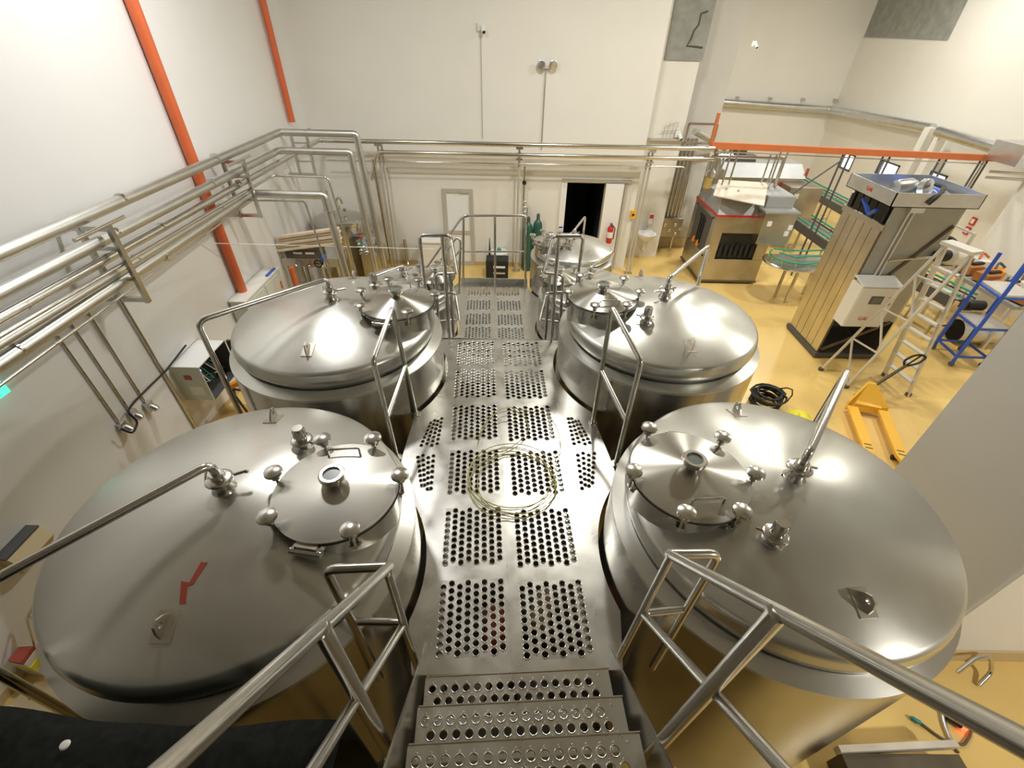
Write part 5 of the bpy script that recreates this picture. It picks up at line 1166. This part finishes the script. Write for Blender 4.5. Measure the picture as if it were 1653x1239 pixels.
# ------------------------------------------------------------------ near corners under the tanks
bk = thing('black_cover', 'black draped sheet with a white button beside the stair handrail', 'cover', (-1.5, .2, 0))
r_ = random.Random(4); NX, NY = 26, 10; vs = []; fs = []
for j in range(NY):
    for i in range(NX):
        u, v = i / (NX - 1), j / (NY - 1)
        x = -2.6 + u * 1.96; y = .585 - v * .75
        z = 3.0 - .05 * math.sin(u * 9) * v + .02 * math.sin(u * 23 + v * 5) + r_.uniform(-.006, .006) - (.05 if j == 0 else 0) - (.25 * (u - .75) if u > .75 else 0)
        vs.append((x, y + .03 * math.sin(u * 7), z))
for j in range(NY - 1):
    for i in range(NX - 1): k = j * NX + i; fs.append((k, k + 1, k + NX + 1, k + NX))
sheet = MB().add(vs, fs)
n0 = len(sheet.v); 
low = [Vector((p[0], p[1] + .01, 2.1)) for p in vs[:NX]]; sheet.v += low; sheet.f += [(i, n0 + i, n0 + i + 1, i + 1) for i in range(NX - 1)]
sh_o = sheet.build('sheet', 'bag', bk, angle=60); so = sh_o.modifiers.new('thickness', 'SOLIDIFY'); so.thickness = .015; so.offset = -1
MB().lathe([(.0, .012), (.014, .008), (.017, 0)][::-1], at(105, 1202, z=3.03), 14, cap=False).build('button', 'white', bk)
for (x, y) in ((-2.4, .45), (-.8, .4), (-2.4, -.3), (-.8, -.3)): MB().cyl((x, y, 0), (x, y, 2.85), .03, 8).build('frame_leg', 'brown', bk)
for y in (.45, -.3): MB().cyl((-2.5, y, 2.88), (-.75, y, 2.82), .03, 8).build('frame_bar', 'brown', bk)
# clutter bottom left
q = at(60, 1025, z=.5); wf = thing('wire_stand', 'bent silver wire stand against the left wall', 'stand', (-4.5, 1.9, 0))
MB().tube([(-4.6, 1.75, .02), (-4.62, 2.0, .55), (-4.45, 2.15, .8), (-4.25, 2.1, .85)], .012, 8, fil=.05).build('wire', 'pipe', wf); MB().tube([(-4.62, 2.0, .55), (-4.3, 2.02, .6), (-4.28, 1.85, .05)], .012, 8, fil=.05).build('wire', 'pipe', wf)
pk = thing('snack_bag', 'white packet with yellow and purple bands by the left wall', 'packet', (-4.4, 1.8, 0)); p = at(54, 1068, z=.12)
for i, (c_, z0, z1) in enumerate((('white', .001, .12), ('yellow2', .12, .2), ('offwhite', .2, .27), ('tapeold', .27, .32))):
    MB().prism([(p.x - .1 + .01 * i, p.y - .06), (p.x + .1 - .01 * i, p.y - .08), (p.x + .1 - .012 * i, p.y + .07), (p.x - .1 + .01 * i, p.y + .06)], z0, z1).build('band', c_, pk, smooth=False)
cbd = thing('cardboard_sheet', 'flattened brown cardboard sheet on floor by the left wall', 'cardboard', (-4.45, 1.45, 0)); MB().prism([(-4.7, 1.3), (-4.25, 1.28), (-4.15, 1.62), (-4.62, 1.64)], .001, .012).build('sheet', 'tan', cbd, smooth=False)
for (x, y) in ((-4.5, 1.52), (-4.42, 1.38)): MB().box((x, y, .014), (.02, .07, .003), -.5).build('print_mark', 'black', cbd, smooth=False)
pk2 = solo(MB().lathe([(.13, 0), (.15, .04), (.1, .09), (0, .1)], (-4.62, 1.28, .013), 18), 'white_bowl', 'white', 'upturned white bowl on the flattened cardboard', 'bowl')
# clutter bottom right
wbo = thing('wooden_crate', 'low dark wooden crate with a pale edge board under the stair', 'crate', (3.5, .95, 0))
MB().bx(2.95, 3.98, .45, 1.1, .001, .28).build('body', 'brown', wbo, smooth=False); MB().beam((2.93, 1.12, .27), (4.0, 1.17, .27), .05, .1).build('edge_board', 'board', wbo, smooth=False)
cs = MB(); P0 = lambda px, py, z=.02: at(px, py, z=z)
solo(MB().tube([P0(1487, 1167), P0(1510, 1185), P0(1535, 1200), P0(1548, 1215)], .012, 8, fil=.05), 'thin_brown_cable', 'brown', 'short brown cable with a teal plug end on the yellow floor', 'cable')
solo(MB().lathe([(.012, 0), (.02, .01), (.02, .07), (.008, .09)], P0(1487, 1167, .03), 10, axis=(-.7, .5, 0)), 'teal_plug', mat('teal', (.02, .25, .28), .4), 'teal plug lying on the yellow floor', 'plug')
solo(MB().tube([P0(1520, 1135), P0(1523, 1165), P0(1535, 1195), P0(1545, 1205)], .02, 10, fil=.06), 'clear_hose', 'silver', 'grey flexible hose hanging behind the stair handrail', 'hose')
solo(MB().tube([P0(1568, 1155), P0(1568, 1185), P0(1556, 1202), P0(1545, 1200)], .012, 8, fil=.08), 'brown_lead', 'brown', 'brown lead curling on the yellow floor next to the torch', 'cable')
tc = thing('red_torch', 'black torch with a glowing red end on the floor', 'torch', P0(1540, 1155)); p = P0(1530, 1156, .05); q = P0(1552, 1170, .05)
MB().tube([p, q], .035, 12).build('body', 'black', tc); MB().tube([q, q.lerp(p, -.35)], .038, 12).build('lens', 'redled', tc)
pl2 = MB().tube([P0(1545, 1085, .25), P0(1575, 1062, .3), P0(1600, 1058, .3), P0(1600, 1085, .1), P0(1580, 1105, .03)], .02, 10, fil=.06); solo(pl2, 'elbow_hose', 'pipe', 'bent silver hose with a teal joint against the pillar base', 'hose')
# high bay lamp housings
for i, (x, y, z, e, c) in enumerate(LAMPS):
    t = thing('high_bay_lamp', 'round high bay lamp hanging above ' + ['the left wall pipes', 'the lower deck', 'the bottle filler outfeed', 'the grey work table', 'the long grey machine', 'the far conveyor', 'the pillar front'][i], 'lamp', (x, y, z - .02), 'high bay lamps')
    MB().lathe([(.33, 0), (.34, .05), (.25, .12), (.1, .2), (.08, .3), (0, .3)], (x, y, z), 32).build('housing', 'darkgrey', t)
    MB().cyl((x, y, z + .3), (x, y, ZC), .012, 6).build('rod', 'steel', t)
